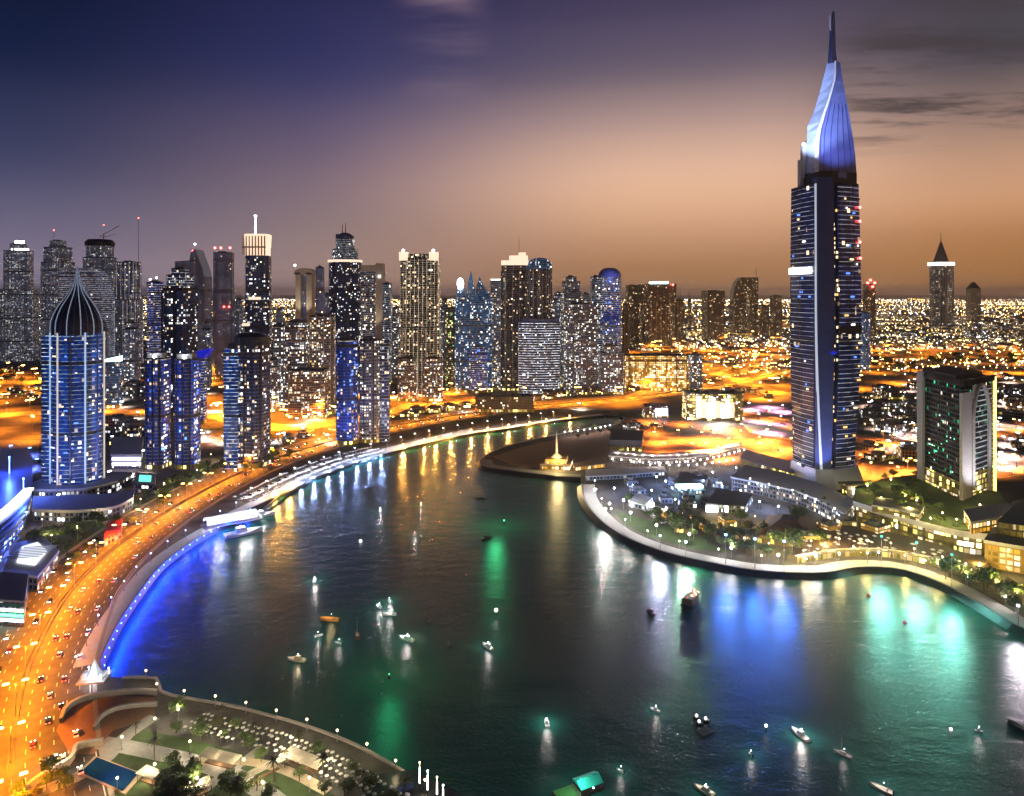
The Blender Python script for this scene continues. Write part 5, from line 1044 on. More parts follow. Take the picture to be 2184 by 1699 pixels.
flood('added floodlight mast with a white lamp at the lit kiosk corner', 1292, 1112, (1250, 1170), 40000, (.95, .95, .85), 'white_glow', 70)

# ------------------------------------------------------------------ trees
def make_tree(seed, h_, spread, m='leaf', leaves=620, palm=False):
    r = random.Random(seed); t = thing('tree', 'tree', 'tree')
    b = MB(); b.tube((0, 0, 0), (.15, 0, h_ * .45), h_ * .035, h_ * .022, 7); lims = []
    for i in range(5):
        a = 2 * pi * i / 5 + r.random(); e = (cos(a) * spread * .32, sin(a) * spread * .32, h_ * (.62 + .18 * r.random())); b.tube((.15, 0, h_ * (.38 + .07 * r.random())), e, h_ * .018, h_ * .007, 5); lims.append(e)
    part('trunk', b, M['bark'], t)
    cl = [(Vector(e), spread * (.2 + .12 * r.random())) for e in lims] + [(Vector((r.uniform(-.2, .2) * spread, r.uniform(-.2, .2) * spread, h_ * r.uniform(.6, .92))), spread * r.uniform(.16, .27)) for _ in range(6)]
    b = MB()
    for _ in range(leaves):
        c, rad = r.choice(cl); d = Vector((r.gauss(0, 1), r.gauss(0, 1), r.gauss(0, .8))).normalized(); p = c + d * rad * (r.random() ** .35)
        e = Vector((r.uniform(-1, 1), r.uniform(-1, 1), r.uniform(-.5, .5))).normalized(); g = d.cross(e)
        if g.length < .1: continue
        g.normalize(); k = r.uniform(.28, .6) * spread / 7; f = e.lerp(d, .2)
        b.face([p - f * k - g * k * .5, p + f * k * .2 - g * k * .6, p + f * k, p + g * k * .55])
    part('crown', b, M[m], t); return t
def make_palm(seed, h_):
    r = random.Random(seed); t = thing('palm_tree', 'palm', 'palm tree'); b = MB(); b.tube((0, 0, 0), (.3, .1, h_), .28, .17, 7); part('trunk', b, M['bark'], t); b = MB()
    for i in range(20):
        a = 2 * pi * i / 20 + r.uniform(-.15, .15); up = r.uniform(.1, 1.0); ln = r.uniform(2.6, 3.6); prev = Vector((.3, .1, h_)); d = Vector((cos(a), sin(a), 0)); sd = Vector((-sin(a), cos(a), 0))
        for s_ in range(4):
            nx = prev + d * ln / 4 + Vector((0, 0, (up - s_ * .42) * ln / 4)); w_ = .42 * (1 - s_ / 5)
            b.face([prev - sd * w_, nx - sd * w_ * .8, nx + sd * w_ * .8, prev + sd * w_]); prev = nx
    part('crown', b, M['leaf_olive'], t); return t
protos = [make_tree(3, 7, 8), make_tree(5, 9, 9, 'leaf', 760), make_tree(8, 6, 6, 'leaf_olive', 520), make_tree(13, 8, 7.5, 'leaf', 640)]
palms = [make_palm(2, 8), make_palm(4, 10)]
fresh = {id(p): True for p in protos + palms}
def plant(p, loc, label, group, sc=1.0, up=1.0):
    rz = rnd.random() * 6.28
    if fresh.get(id(p)):
        fresh[id(p)] = False; p.location = loc; p.rotation_euler = (0, 0, rz); p.scale = (sc, sc, sc * up); p['label'] = label; p['group'] = group; return p
    return dup(p, loc, rz, label, group, (sc, sc, sc * up))
def inside(x, y, poly):
    c = False
    for (x0, y0), (x1, y1) in zip(poly, poly[1:] + poly[:1]):
        if (y0 > y) != (y1 > y) and x < (x1 - x0) * (y - y0) / (y1 - y0) + x0: c = not c
    return c
PLACED = []
def scatter(poly, count, label, group, kinds, smin=.7, smax=1.2, gap=3.0, avoid=(), z=0.0):
    xs = [p[0] for p in poly]; ys = [p[1] for p in poly]; k = 0
    for _ in range(count * 30):
        if k >= count: break
        x, y = rnd.uniform(min(xs), max(xs)), rnd.uniform(min(ys), max(ys))
        if not inside(x, y, poly) or any(inside(x, y, a) for a in avoid): continue
        p = G(x, y, z)
        if any((p.x - q[0]) ** 2 + (p.y - q[1]) ** 2 < gap * gap for q in PLACED): continue
        PLACED.append((p.x, p.y)); plant(rnd.choice(kinds), tuple(p), label, group, rnd.uniform(smin, smax), rnd.uniform(.85, 1.15)); k += 1
lawn = [(150, 1640), (250, 1575), (340, 1530), (400, 1515), (600, 1570), (740, 1630), (860, 1700), (700, 1760), (400, 1790), (100, 1790)]
scatter([(360, 1625), (560, 1690), (640, 1790), (240, 1790), (300, 1700), (310, 1660)], 34, 'leafy green tree in the near corner garden below the pale path', 'trees in the corner garden', protos, .55, 1.0, 3.2)
scatter([(380, 1520), (600, 1580), (740, 1640), (860, 1740), (700, 1740), (560, 1640), (400, 1580), (300, 1580)], 20, 'leafy green tree between the white parasols and the pale path', 'trees above the garden path', protos, .45, .8, 4)
scatter([(20, 1690), (150, 1640), (150, 1790), (10, 1790)], 10, 'tree between the pool and the orange highway', 'trees beside the pool', protos, .5, .8, 4)
scatter([(280, 1078), (420, 1004), (485, 988), (480, 1006), (420, 1040), (340, 1088)], 26, 'tree in the garden between the left towers and the highway', 'trees below the left towers', protos, .8, 1.3, 5)
scatter([(75, 1150), (200, 1112), (228, 1130), (140, 1188), (70, 1188)], 20, 'tree in the round garden left of the highway', 'trees in the round garden', protos, .8, 1.3, 5)
scatter([(500, 1000), (580, 974), (640, 968), (640, 978), (580, 996), (500, 1016)], 10, 'dark tree beside the drum roofed block', 'trees by the drum roofed block', protos, .9, 1.3, 6)
scatter([(1380, 1100), (1480, 1120), (1600, 1165), (1700, 1190), (1690, 1200), (1600, 1195), (1500, 1165), (1420, 1138)], 26, 'tree on the lawn behind the right promenade', 'trees on the right promenade lawn', protos, .8, 1.4, 5)
scatter([(1600, 1110), (1700, 1120), (1760, 1160), (1720, 1190), (1620, 1170), (1560, 1130)], 16, 'large dark tree around the hipped roof restaurant', 'trees around the hipped roof', protos, 1.1, 1.7, 7)
scatter([(1835, 1045), (1900, 1022), (1955, 1015), (1960, 1066), (2045, 1112), (2000, 1120), (1900, 1092)], 22, 'tree growing on the podium terrace of the arch fronted tower', 'podium terrace trees', protos, .7, 1.1, 5, z=15)
scatter([(1990, 1210), (2060, 1215), (2110, 1250), (2184, 1300), (2170, 1320), (2080, 1262), (2000, 1232)], 18, 'dark tree between the restaurants and the curved right quay', 'trees by the right quay', protos, .8, 1.4, 5)
scatter([(1180, 930), (1300, 908), (1360, 915), (1330, 935), (1200, 950)], 8, 'dark bush like tree on the spit', 'trees on the spit', protos, .8, 1.2, 7)
scatter([(-20, 790), (85, 790), (85, 825), (-20, 825)], 10, 'tree of the far green park at the left edge', 'trees in the far park', protos, 1.5, 2.2, 12)
scatter([(1850, 770), (2184, 755), (2184, 790), (1990, 790), (1850, 800)], 14, 'dark tree in the far park right of the tallest tower', 'trees in the far right park', protos, 2.0, 3.0, 16)
for i, (x, y) in enumerate(((862, 1716), (775, 1690), (690, 1660), (640, 1608), (545, 1578), (470, 1552), (410, 1660), (505, 1720), (585, 1668), (330, 1628), (290, 1575), (735, 1712))):
    plant(palms[i % 2], tuple(G(x, y)), 'palm tree in the near corner garden', 'palms in the corner garden', rnd.uniform(.6, .9))
for i, (p, tg) in enumerate(along(offset(R1, 31), 15, 20)):
    if i > 19: break
    plant(protos[2], (p.x, p.y, 0), 'small round street tree on the inland edge of the waterfront highway', 'street trees along the highway', rnd.uniform(.6, .85))

# ------------------------------------------------------------------ cars
def make_car(paint, detail=True):
    t = thing('car', 'car', 'car'); b = MB()
    prof = [(-2.2, .35, .62), (-2.15, .3, .86), (-.9, .28, .92), (.9, .28, .9), (2.1, .3, .72), (2.2, .36, .56)]
    secs = [[(x, -.86, z0), (x, .86, z0), (x, .9, (z0 + z1) / 2), (x, .8, z1), (x, -.8, z1), (x, -.9, (z0 + z1) / 2)] for x, z0, z1 in prof]
    for A, B_ in zip(secs, secs[1:]):
        for i in range(6): j = (i + 1) % 6; b.face([A[i], B_[i], B_[j], A[j]][::-1])
    b.face(secs[0]); b.face(secs[-1][::-1]); part('body', b, M[paint], t)
    b = MB(); b.loft([[(-1.75, -.78, .88), (.95, -.78, .88), (.95, .78, .88), (-1.75, .78, .88)], [(-1.2, -.62, 1.4), (.25, -.62, 1.4), (.25, .62, 1.4), (-1.2, .62, 1.4)]], 0, 1); part('cabin', b, [M['car_glass'], M[paint]], t)
    if detail:
        for x in (-1.35, 1.35):
            for y in (-.82, .82): b = MB(); b.tube((x, y - .1, .33), (x, y + .1, .33), .33, .33, 10); part('wheel', b, M['tyre'], t)
    for y in (-.6, .6):
        b = MB(); b.box(2.12, 2.26, y - .2, y + .2, .56, .74); part('headlight', b, M['head_glow'], t)
        b = MB(); b.box(-2.26, -2.14, y - .2, y + .2, .6, .82); part('tail_light', b, M['tail_glow'], t)
    return t
paints = ('car_white', 'car_silver', 'car_black', 'car_red', 'car_blue')
words = {'car_white': 'white', 'car_silver': 'silver', 'car_black': 'black', 'car_red': 'red', 'car_blue': 'dark blue'}
carp = {p: make_car(p) for p in paints}; carf = {p: True for p in paints}
def car(p, loc, rz, where, group):
    lab = f'{words[p]} car {where}'
    if carf[p]: carf[p] = False; t = carp[p]; t.location = loc; t.rotation_euler = (0, 0, rz); t['label'] = lab; t['group'] = f'{words[p]} {group}'; return t
    return dup(carp[p], loc, rz, lab, f'{words[p]} {group}')
def traffic(line, lanes, gap, where, group, lim, z=.1):
    k = 0
    for d in lanes:
        for p, tg in along(offset(line, d), gap, rnd.uniform(4, gap)):
            if k >= lim or not (180 < p.y < 1000): continue
            if rnd.random() < .38: continue
            a = atan2(tg.y, tg.x) + (pi if d > 0 else 0); sh = rnd.uniform(-gap * .3, gap * .3)
            car(rnd.choice(paints[:3] + paints), (p.x + tg.x * sh, p.y + tg.y * sh, z), a, where, group); k += 1
traffic(R1, (-20, -15.5, -11, -6.5, 6.5, 11, 15.5, 20), 30, 'driving on the waterfront highway', 'highway cars', 150)
traffic(R6, (-13, -7, 7, 13), 40, 'driving on the boulevard left and right of the tallest tower', 'boulevard cars', 14)
def parked(line, gap, side, where, group, count, start=0, z=.2, turn=pi / 2, pts=None):
    for i, (p, tg) in enumerate(along(offset(line, side), gap, start)):
        if i >= count: break
        if rnd.random() < .12: continue
        car(rnd.choice(('car_white', 'car_white', 'car_white', 'car_silver', 'car_white', 'car_white', 'car_black')), (p.x, p.y, z), atan2(tg.y, tg.x) + turn, where, group)
# parked cars do not burn their lamps: they use a lamp free copy of each car
for x, y in ((1400, 945), (1450, 940), (1500, 945), (1550, 960), (1480, 972), (1420, 970), (1540, 978), (1395, 925)): dup(L4, tuple(G(x, y)), rnd.random() * 6)
for x, y in [(rnd.uniform(1490, 1690), rnd.uniform(900, 978)) for _ in range(14)] + [(rnd.uniform(1846, 1962), rnd.uniform(930, 1035)) for _ in range(10)]: dup(L4, tuple(G(x, y)), rnd.random() * 6)
L16 = make_lamp('street_lamp', 'pink lamp on the lilac plaza left of the tallest tower', 10, 70000, (1, .36, .62), 'white_glow', 1, 1.6, group='pink lamps on the lilac plaza', hs=2)
for i, (x, y) in enumerate(((1640, 870), (1665, 905), (1620, 900), (1600, 875), (1670, 880), (1640, 925))):
    if i == 0: L16.location = G(x, y)
    else: dup(L16, tuple(G(x, y)), i)
L17 = make_lamp('globe_lamp', 'yellow lamp among the trees on the podium of the arch fronted tower', 4, 5000, (1, .78, .25), 'warm_glow', globe=True, group='lamps on the podium terrace', hs=1.4)
for i, (x, y) in enumerate(((1850, 1048), (1900, 1035), (1930, 1070), (1880, 1075), (1955, 1080), (2010, 1108), (2040, 1122), (1985, 1120), (2090, 1090), (2130, 1120), (1940, 1100))):
    if i == 0: L17.location = G(x, y, 15)
    else: dup(L17, tuple(G(x, y, 15)))
L18 = make_lamp('street_lamp', 'blue lamp on the court beside the grandstand', 9, 60000, (.1, .16, 1), 'blue_glow', 1, 1.6, group='blue lamps by the grandstand', hs=2)
for i, (x, y) in enumerate(((20, 970), (60, 975), (75, 1000), (20, 1180), (-10, 1230), (50, 1120))):
    if i == 0: L18.location = G(x, y)
    else: dup(L18, tuple(G(x, y)))
dark = {}
for p in ('car_white', 'car_silver', 'car_black'):
    t = make_car(p); 
    for ch in list(t.children):
        if ch.name.split('.')[0] in ('headlight', 'tail_light'): bpy.data.objects.remove(ch)
    dark[p] = t
live = (carp, carf); carp = dark; carf = {p: True for p in dark}
i0 = min(range(len(q_left)), key=lambda i_: (q_left[i_] - G(560, 1074)).length); i1 = min(range(len(q_left)), key=lambda i_: (q_left[i_] - G(840, 964)).length); qp = q_left[i0:i1]
for sd in (10, 22.5): parked(qp, 4.2, sd, 'parked in rows between the quay and the highway', 'cars in the quay car park', 52, 1)
for sd in (12, 17):
    parked(q_right, 4, sd + 30, 'parked behind the rounded promenade', 'cars behind the promenade', 11, 60)
carp, carf = live
st = thing('market_stall', 'white canopied stall in the rows along the quay car park', 'stall', (0, 0, 0), 0, 'white stalls along the quay')
for x_ in (-1.3, 1.3):
    for y_ in (-1.1, 1.1): b = MB(); b.tube((x_, y_, 0), (x_, y_, 2.3), .05); part('post', b, M['metal'], st)
b = MB(); b.loft([[(-1.6, -1.4, 2.3), (1.6, -1.4, 2.3), (1.6, 1.4, 2.3), (-1.6, 1.4, 2.3)], [(-.1, -.1, 3.2), (.1, -.1, 3.2), (.1, .1, 3.2), (-.1, .1, 3.2)]]); part('canopy', b, M['white_paint'], st); b = MB(); b.box(-1.2, 1.2, -1.0, -.4, .8, .9); part('counter', b, M['timber'], st)
k = 0
for sd in (4.5, 15.5, 28):
    for p, tg in along(offset(qp, sd), 4.0, 1 + sd % 3):
        if rnd.random() < .12 or k > 190: continue
        if k == 0: st.location = (p.x, p.y, .2)
        else: dup(st, (p.x, p.y, .2), atan2(tg.y, tg.x), sc=rnd.uniform(.8, 1.05))
        k += 1

# ------------------------------------------------------------------ white parasols along the near shore
pr = thing('parasol', 'white round parasol in the rows along the near garden shore', 'parasol', (0, 0, 0), 0, 'white parasols along the near shore')
b = MB(); b.tube((0, 0, 0), (0, 0, 2.5), .05, .05, 5); b.lathe([(.35, 0), (.3, .08), (.05, .1)], 8); part('pole', b, M['metal'], pr)
b = MB(); b.lathe([(1.15, 2.25), (1.12, 2.32), (.6, 2.62), (.03, 2.8)], 8, top=False); part('canopy', b, M['canvas'], pr)
k = 0
for side, st, en in ((9.5, 40, 150), (12.3, 41, 148), (15.2, 42, 146), (18.2, 44, 120)):
    for p, tg in along(offset(s_left[:len(s_left) - 8], side), 2.5, 12):
        if rnd.random() < .1 or k > 225: continue
        loc = (p.x + rnd.uniform(-.6, .6), p.y + rnd.uniform(-.6, .6), .1)
        if k == 0: pr.location = loc
        else: dup(pr, loc, rnd.random(), sc=rnd.uniform(.55, .75))
        k += 1

# ------------------------------------------------------------------ boats and buoys
def hull(b, Lh, W_, dp, n=9):
    secs = []
    for i in range(n):
        t = i / (n - 1); x = -Lh / 2 + Lh * t; w_ = W_ / 2 * (1 if t < .45 else max(.02, (1 - ((t - .45) / .55) ** 2.1))) * (.86 + .14 * min(1, t / .2)); sh = dp * (.75 + .45 * t * t)
        secs.append([(x, -w_, sh), (x, -w_ * .78, .0), (x, 0, -.35), (x, w_ * .78, .0), (x, w_, sh)])
    for A, B_ in zip(secs, secs[1:]):
        for i in range(4): b.face([A[i], A[i + 1], B_[i + 1], B_[i]][::-1])
        a0, a1, b0, b1 = [Vector(v) for v in (A[0], A[4], B_[0], B_[4])]; dz_ = Vector((0, 0, -.12)); b.face([a0 + dz_, b0 + dz_, b1 + dz_, a1 + dz_])
    b.face(secs[0]); return secs
def boat(label, x, y, px, hdg, paint='white_paint', kind='motor', light=1.0, name='motor_boat', lcol=(1, .96, .9)):
    p = G(x, y, WZ); Lh = px * (p.y / F); W_ = Lh * .34; t = thing(name, label, 'boat', (p.x, p.y, WZ + .15), R(hdg)); dp = Lh * .085 + .35
    b = MB(); hull(b, Lh, W_, dp); part('hull', b, M[paint], t)
    if kind == 'motor':
        b = MB(); h_ = Lh * .10 + .4; b.loft([[(-Lh * .22, -W_ * .3, dp * .7), (Lh * .14, -W_ * .28, dp * .7), (Lh * .14, W_ * .28, dp * .7), (-Lh * .22, W_ * .3, dp * .7)], [(-Lh * .2, -W_ * .24, dp + h_), (Lh * .02, -W_ * .22, dp + h_), (Lh * .02, W_ * .22, dp + h_), (-Lh * .2, W_ * .24, dp + h_)]], 0, 0); cb = part('cabin', b, M[paint], t)
        b = MB(); b.face([(Lh * .15, -W_ * .25, dp * .9), (Lh * .15, W_ * .25, dp * .9), (Lh * .05, W_ * .21, dp + h_ * .9), (Lh * .05, -W_ * .21, dp + h_ * .9)]); part('windscreen', b, M['car_glass'], cb)
        b = MB(); b.box(-Lh * .46, -Lh * .26, -W_ * .3, W_ * .3, dp * .62, dp * .80); part('seat', b, M['cream'], t)
        b = MB(); b.tube((-Lh * .15, 0, dp + h_), (-Lh * .15, 0, dp + h_ + Lh * .12), .06); part('mast', b, M['metal'], t)
    elif kind == 'open':
        b = MB()
        for u in (-.25, .0, .2): b.box(Lh * u - .25, Lh * u + .25, -W_ * .38, W_ * .38, dp * .55, dp * .7)
        part('bench', b, M['timber'], t); b = MB(); b.box(-Lh * .5 - .3, -Lh * .5 + .1, -.25, .25, .0, dp + .4); part('outboard_motor', b, M['dark_metal'], t)
    elif kind == 'sail':
        b = MB(); b.tube((Lh * .05, 0, dp), (Lh * .05, 0, dp + Lh * 1.1), .09, .05); part('mast', b, M['metal'], t); b = MB(); b.tube((Lh * .05, 0, dp + 1), (-Lh * .42, 0, dp + .9), .07); part('boom', b, M['metal'], t)
        b = MB(); b.loft([[(-Lh * .2, -W_ * .25, dp * .7), (Lh * .2, -W_ * .18, dp * .7), (Lh * .2, W_ * .18, dp * .7), (-Lh * .2, W_ * .25, dp * .7)], [(-Lh * .18, -W_ * .2, dp + .6), (Lh * .15, -W_ * .14, dp + .5), (Lh * .15, W_ * .14, dp + .5), (-Lh * .18, W_ * .2, dp + .6)]]); part('cabin', b, M['cream'], t)
    if light:
        b = MB(); b.ball((-Lh * .1, 0, dp + Lh * .1 + 1.1), .15); part('added_deck_lamp', b, M['white_glow'], t); lamp('POINT', t, (-Lh * .04, -W_ * .15, dp + Lh * .12 + 2.6), 850 * light, lcol, .25)  # lamp added to brighten the hull
    return t
boat('white cabin boat with a bright lamp on the amber reflection', 671, 1240, 22, 100, light=2.2)
boat('amber lit open boat left of the white cabin boats', 703, 1324, 42, 172, 'orange_hull', 'open', 1.2, 'open_boat', (1, .75, .35))
boat('small white dinghy just beside the dark wooden boat', 722, 1374, 17, 160, 'white_paint', 'open', .8, 'dinghy')
boat('round white dinghy below the amber open boat', 680, 1358, 18, 30, 'white_paint', 'open', .8, 'dinghy')
boat('pale yellow motor boat nearest the garden shore', 632, 1410, 40, 168, 'cream', 'motor', 1.2, lcol=(1, .85, .55))
boat('dark wooden sailing boat moored among the white boats', 762, 1358, 32, 110, 'timber', 'sail', 0, 'sailing_boat')
boat('white motor boat farthest left of the close pair', 808, 1296, 18, 130, light=1.4)
boat('white motor boat farthest right of the close pair', 830, 1284, 16, 110, light=1.4)
boat('low white speedboat under the close pair of boats', 830, 1313, 31, 178, 'white_paint', 'open', 1.2, 'speedboat')
boat('large white cabin cruiser on the green patch of water', 866, 1366, 38, 150, light=2.0)
boat('white cruiser lying alone in mid basin', 1039, 1382, 34, 128, light=1.6)
boat('faint grey tender between the two white cruisers', 958, 1378, 20, 110, 'concrete', 'open', 0, 'tender')
boat('grey tender on the olive water above the cruisers', 915, 1328, 12, 45, 'concrete', 'open', 0, 'tender')
boat('small white boat with a spread of bright lamps in the low basin', 1166, 1545, 28, 95, light=2.0)
boat('small pale boat left of the raft with the olive mat', 1397, 1517, 22, 145, light=.8)
boat('long white speedboat glowing bright in the dark foreground', 1706, 1570, 46, 112, 'white_paint', 'motor', 3.2)
boat('grey sailing dinghy right of the bright speedboat', 1797, 1612, 36, 140, 'concrete', 'sail', .5, 'sailing_boat')
boat('long pale rowing boat at the bottom edge', 1880, 1686, 44, 140, 'cream', 'open', 1.0, 'rowing_boat')
boat('white boat cut by the bottom edge of the water', 1502, 1690, 46, 138, 'cream', 'motor', 1.0)
boat('tiny white skiff above the teal pontoon', 1323, 1647, 17, 140, 'white_paint', 'open', .5, 'skiff')
boat('tiny white boat above the grey sailing dinghy', 1601, 1612, 12, 110, 'white_paint', 'open', .6, 'skiff')
boat('white boat floating on the silvery water at the right', 2086, 1562, 18, 165, 'white_paint', 'motor', .6)
boat('dark capsized rowing boat at the right edge', 2170, 1552, 38, 118, 'black_hull', 'open', 0, 'rowing_boat')
boat('black dinghy on the olive water beyond the green patch', 1024, 1064, 20, 178, 'black_hull', 'open', 0, 'dinghy')
boat('black launch floating left of the dark ship', 1387, 1308, 26, 115, 'black_hull', 'motor', 0, 'launch')
boat('black launch at the corner of the green patch of water', 1038, 1150, 26, 30, 'black_hull', 'motor', 0, 'launch')
boat('white boat in the far basin beside the blue reflections', 811, 1090, 13, 100, light=1.4)
boat('white boat in the far basin right of the blue reflections', 898, 1078, 10, 95, light=1.2)
boat('white boat tilted on the water above the green patch', 885, 1142, 12, 70, light=1.0)
boat('dark blue boat below the far quay lamps', 788, 1040, 14, 20, 'car_blue', 'motor', 0)
# added buoys with raised green lights that tint patches of the water
g0 = G(1038, 1150, WZ)
t = thing('added_green_buoy', 'small added buoy with a green lamp beside the black launch', 'buoy', tuple(G(1075, 1118, WZ))); b = MB(); b.lathe([(.3, -.2), (.9, .2), (.8, .9), (.2, 2.0)], 10); part('float', b, M['dark_metal'], t); b = MB(); b.ball((0, 0, 2.6), .5); part('lens', b, M['green_glow'], t); lamp('POINT', t, (-6, -6, 20), 15000, (.06, 1, .35), 3)
t = thing('added_green_buoy', 'small added buoy with a green lamp below the white cabin cruiser', 'buoy', tuple(G(830, 1448, WZ))); b = MB(); b.lathe([(.3, -.2), (.7, .2), (.6, .9), (.2, 1.6)], 10); part('float', b, M['dark_metal'], t); b = MB(); b.ball((0, 0, 2.0), .22); part('lens', b, M['green_glow'], t); lamp('POINT', t, (0, 2, 20), 8000, (.03, 1, .35), 3)
def buoy(label, x, y, r, m, pole=0):
    t = thing('buoy', label, 'buoy', tuple(G(x, y, WZ))); b = MB(); b.ball((0, 0, r * .6 + (pole)), r, 10); part('float', b, M[m], t)
    b = MB(); b.tube((0, 0, -.6), (0, 0, pole + .2), .18, .14); part('stem', b, M['dark_metal'], t)
buoy('red ball buoy in the dark blue water below the restaurants', 1853, 1273, 1.1, 'red_paint'); buoy('pink pole buoy in the bright teal water', 1930, 1340, 1.0, 'pink_paint', 2.2)
buoy('white pole buoy near the mid basin cruiser', 1058, 1316, .9, 'soft_white', 3.0); buoy('white pole buoy left of the bright speedboat', 1634, 1562, .55, 'soft_white', 2.2); buoy('white ball buoy on the silvery water', 2028, 1557, .5, 'soft_white'); buoy('white ball buoy in the far dark basin', 769, 1156, .8, 'soft_white')
# dark ship with lit rigging
p = G(1475, 1285, WZ); t = thing('dhow_ship', 'dark round hulled wooden ship with sparkling deck lights', 'ship', (p.x, p.y, WZ + .1), R(60)); b = MB(); hull(b, 20, 8.5, 2.8, 12); part('hull', b, M['black_hull'], t)
b = MB(); b.loft([[(-8.5, -3, 2.0), (-3.5, -3, 2.0), (-3.5, 3, 2.0), (-8.5, 3, 2.0)], [(-8.5, -2.7, 5), (-4, -2.7, 5), (-4, 2.7, 5), (-8.5, 2.7, 5)]]); b.box(-2, 3, -2, 2, 2, 3.6); part('deckhouse', b, M['timber'], t)
for x_, h_ in ((1, 12), (-5, 9)):
    b = MB(); b.tube((x_, 0, 2), (x_, 0, h_), .2, .1); b.tube((x_ - 4, 0, h_ - 3), (x_ + 4.5, 0, h_), .12, .08); part('mast', b, M['timber'], t)
for i in range(26):
    b = MB(); b.ball((rnd.uniform(-8, 7), rnd.uniform(-2.6, 2.6), rnd.uniform(2.6, 5.5)), .22, 6); part('deck_light', b, M[rnd.choice(('white_glow', 'warm_glow', 'red_glow'))], t)
# moored white yacht and pontoon at the quay
p = G(520, 1142, WZ); t = boat('big white motor yacht moored by the lit pontoon of the left quay', 520, 1140, 78, 36, 'white_paint', 'motor', 6, 'motor_yacht')
boat('slim white yacht moored beyond the big yacht at the quay', 560, 1102, 56, 36, 'white_paint', 'motor', 5, 'motor_yacht')
g = G(505, 1112); t = thing('ferry_station', 'white lit curved canopy station at the moored yachts', 'station', (g.x, g.y, 0), R(36)); b = MB(); b.box(-24, 18, -6, 6, .1, .6); part('deck', b, M['pale_concrete'], t)
b = MB()
for i in range(8):
    a0, a1 = pi * i / 8, pi * (i + 1) / 8; b.face([(-22, 6.5 * cos(a0), 2.5 + 4 * sin(a0)), (14, 6.5 * cos(a0), 2.5 + 4 * sin(a0)), (14, 6.5 * cos(a1), 2.5 + 4 * sin(a1)), (-22, 6.5 * cos(a1), 2.5 + 4 * sin(a1))])
part('canopy', b, M['white_paint'], t)
for x_ in (-22, -10, 2, 14):
    for y_ in (-6.2, 6.2): b = MB(); b.tube((x_, y_, .6), (x_, y_, 3), .2); part('post', b, M['metal'], t)
for x_ in (-14, 6): lamp('POINT', t, (x_, -9, 12), 11000, (.85, .92, 1), .5); b = MB(); b.ball((x_, -6.8, 3.4), .5); part('globe_lamp', b, M['white_glow'], t)
# raft with mat, teal pontoon, dark pier with light poles
p = G(1497, 1546, WZ); t = thing('swimming_raft', 'raft of three black floats with yellow lamps beside an olive mat', 'raft', tuple(p)); 
for a in (0, 2.1, 4.2): b = MB(); b.lathe([(1.4, -.2), (1.5, .5), (1.0, .9)], 12, (2.1 * cos(a), 2.1 * sin(a) + 2)); f_ = part('float', b, M['dark_metal'], t); b = MB(); b.ball((2.1 * cos(a), 2.1 * sin(a) + 2, 1.3), .5); part('lamp', b, M['soft_white'], f_)
b = MB(); b.obox((0, -4.5), 6, 3.8, -.05, .25, .5); part('mat', b, M['leaf_olive'], t)
p = G(1235, 1688, WZ); t = thing('pontoon', 'pontoon with a teal canvas roof and a strip of turf at the bottom edge', 'pontoon', tuple(p), R(25)); b = MB(); b.box(-9, 8, -3, 3, 0, .8); part('deck', b, M['timber'], t); b = MB(); b.box(-9, -2, -2.4, 2.6, .8, 1.0); part('turf', b, M['leaf'], t)
b = MB(); b.loft([[(-1, -3.2, 2.6), (8, -3.2, 2.6), (8, 3.2, 2.6), (-1, 3.2, 2.6)], [(-1, -.3, 4.0), (8, -.3, 4.0), (8, .3, 4.0), (-1, .3, 4.0)]], 0, 0, True, True); part('canopy', b, M['teal_canvas'], t)
for x_, y_ in ((-.8, -3), (7.8, -3), (-.8, 3), (7.8, 3)): b = MB(); b.tube((x_, y_, .8), (x_, y_, 2.7), .08); part('post', b, M['metal'], t)
b = MB(); b.ball((3, -4.5, 3.2), .3); part('lamp', b, M['cyan_glow'], t); lamp('POINT', t, (-2, -3, 8), 3000, (.3, 1, .8), .3)
t, q = terrace('pier', 'dark grey pier with stepped edges at the bottom of the basin', [(800, 1660), (880, 1650), (960, 1690), (1000, 1730), (860, 1780), (790, 1740)], 0, 1.2, 'dark_metal', 'dark_metal', 'dark_metal', .3, 'pier')
for u, v_ in ((-4, 3), (3, -4)): b = MB(); b.obox((u, v_), 7, 2.2, 1.2, 2.2, .6); part('step', b, M['slate_panel'], t)
lp = [('warm_glow', 895, 1694, 84), ('white_glow', 912, 1706, 76), ('warm_glow', 932, 1714, 70), ('white_glow', 945, 1722, 58), ('white_glow', 968, 1740, 44)]
for i, (mm, x, y, px) in enumerate(lp):
    p = G(x, y); h_ = px * p.y / F * .8; t = thing('light_pole', ('glowing light pole with an amber tip standing first in the row on the dark pier', 'second glowing light pole in the row on the dark pier, white', 'third glowing light pole in the row on the dark pier, amber tipped', 'fourth glowing light pole in the row on the dark pier, white', 'last and lowest white light pole at the tip of the dark pier')[i], 'light pole', tuple(p)); b = MB(); b.tube((0, 0, 0), (0, 0, h_ * .35), .16); part('post', b, M['dark_metal'], t); b = MB(); b.tube((0, 0, h_ * .35), (0, 0, h_ * .85), .28, .22); part('light_tube', b, M['soft_white'], t); b = MB(); b.ball((0, 0, h_), .3); b.tube((0, 0, h_ * .85), (0, 0, h_), .06); part('tip_lamp', b, M[mm], t)

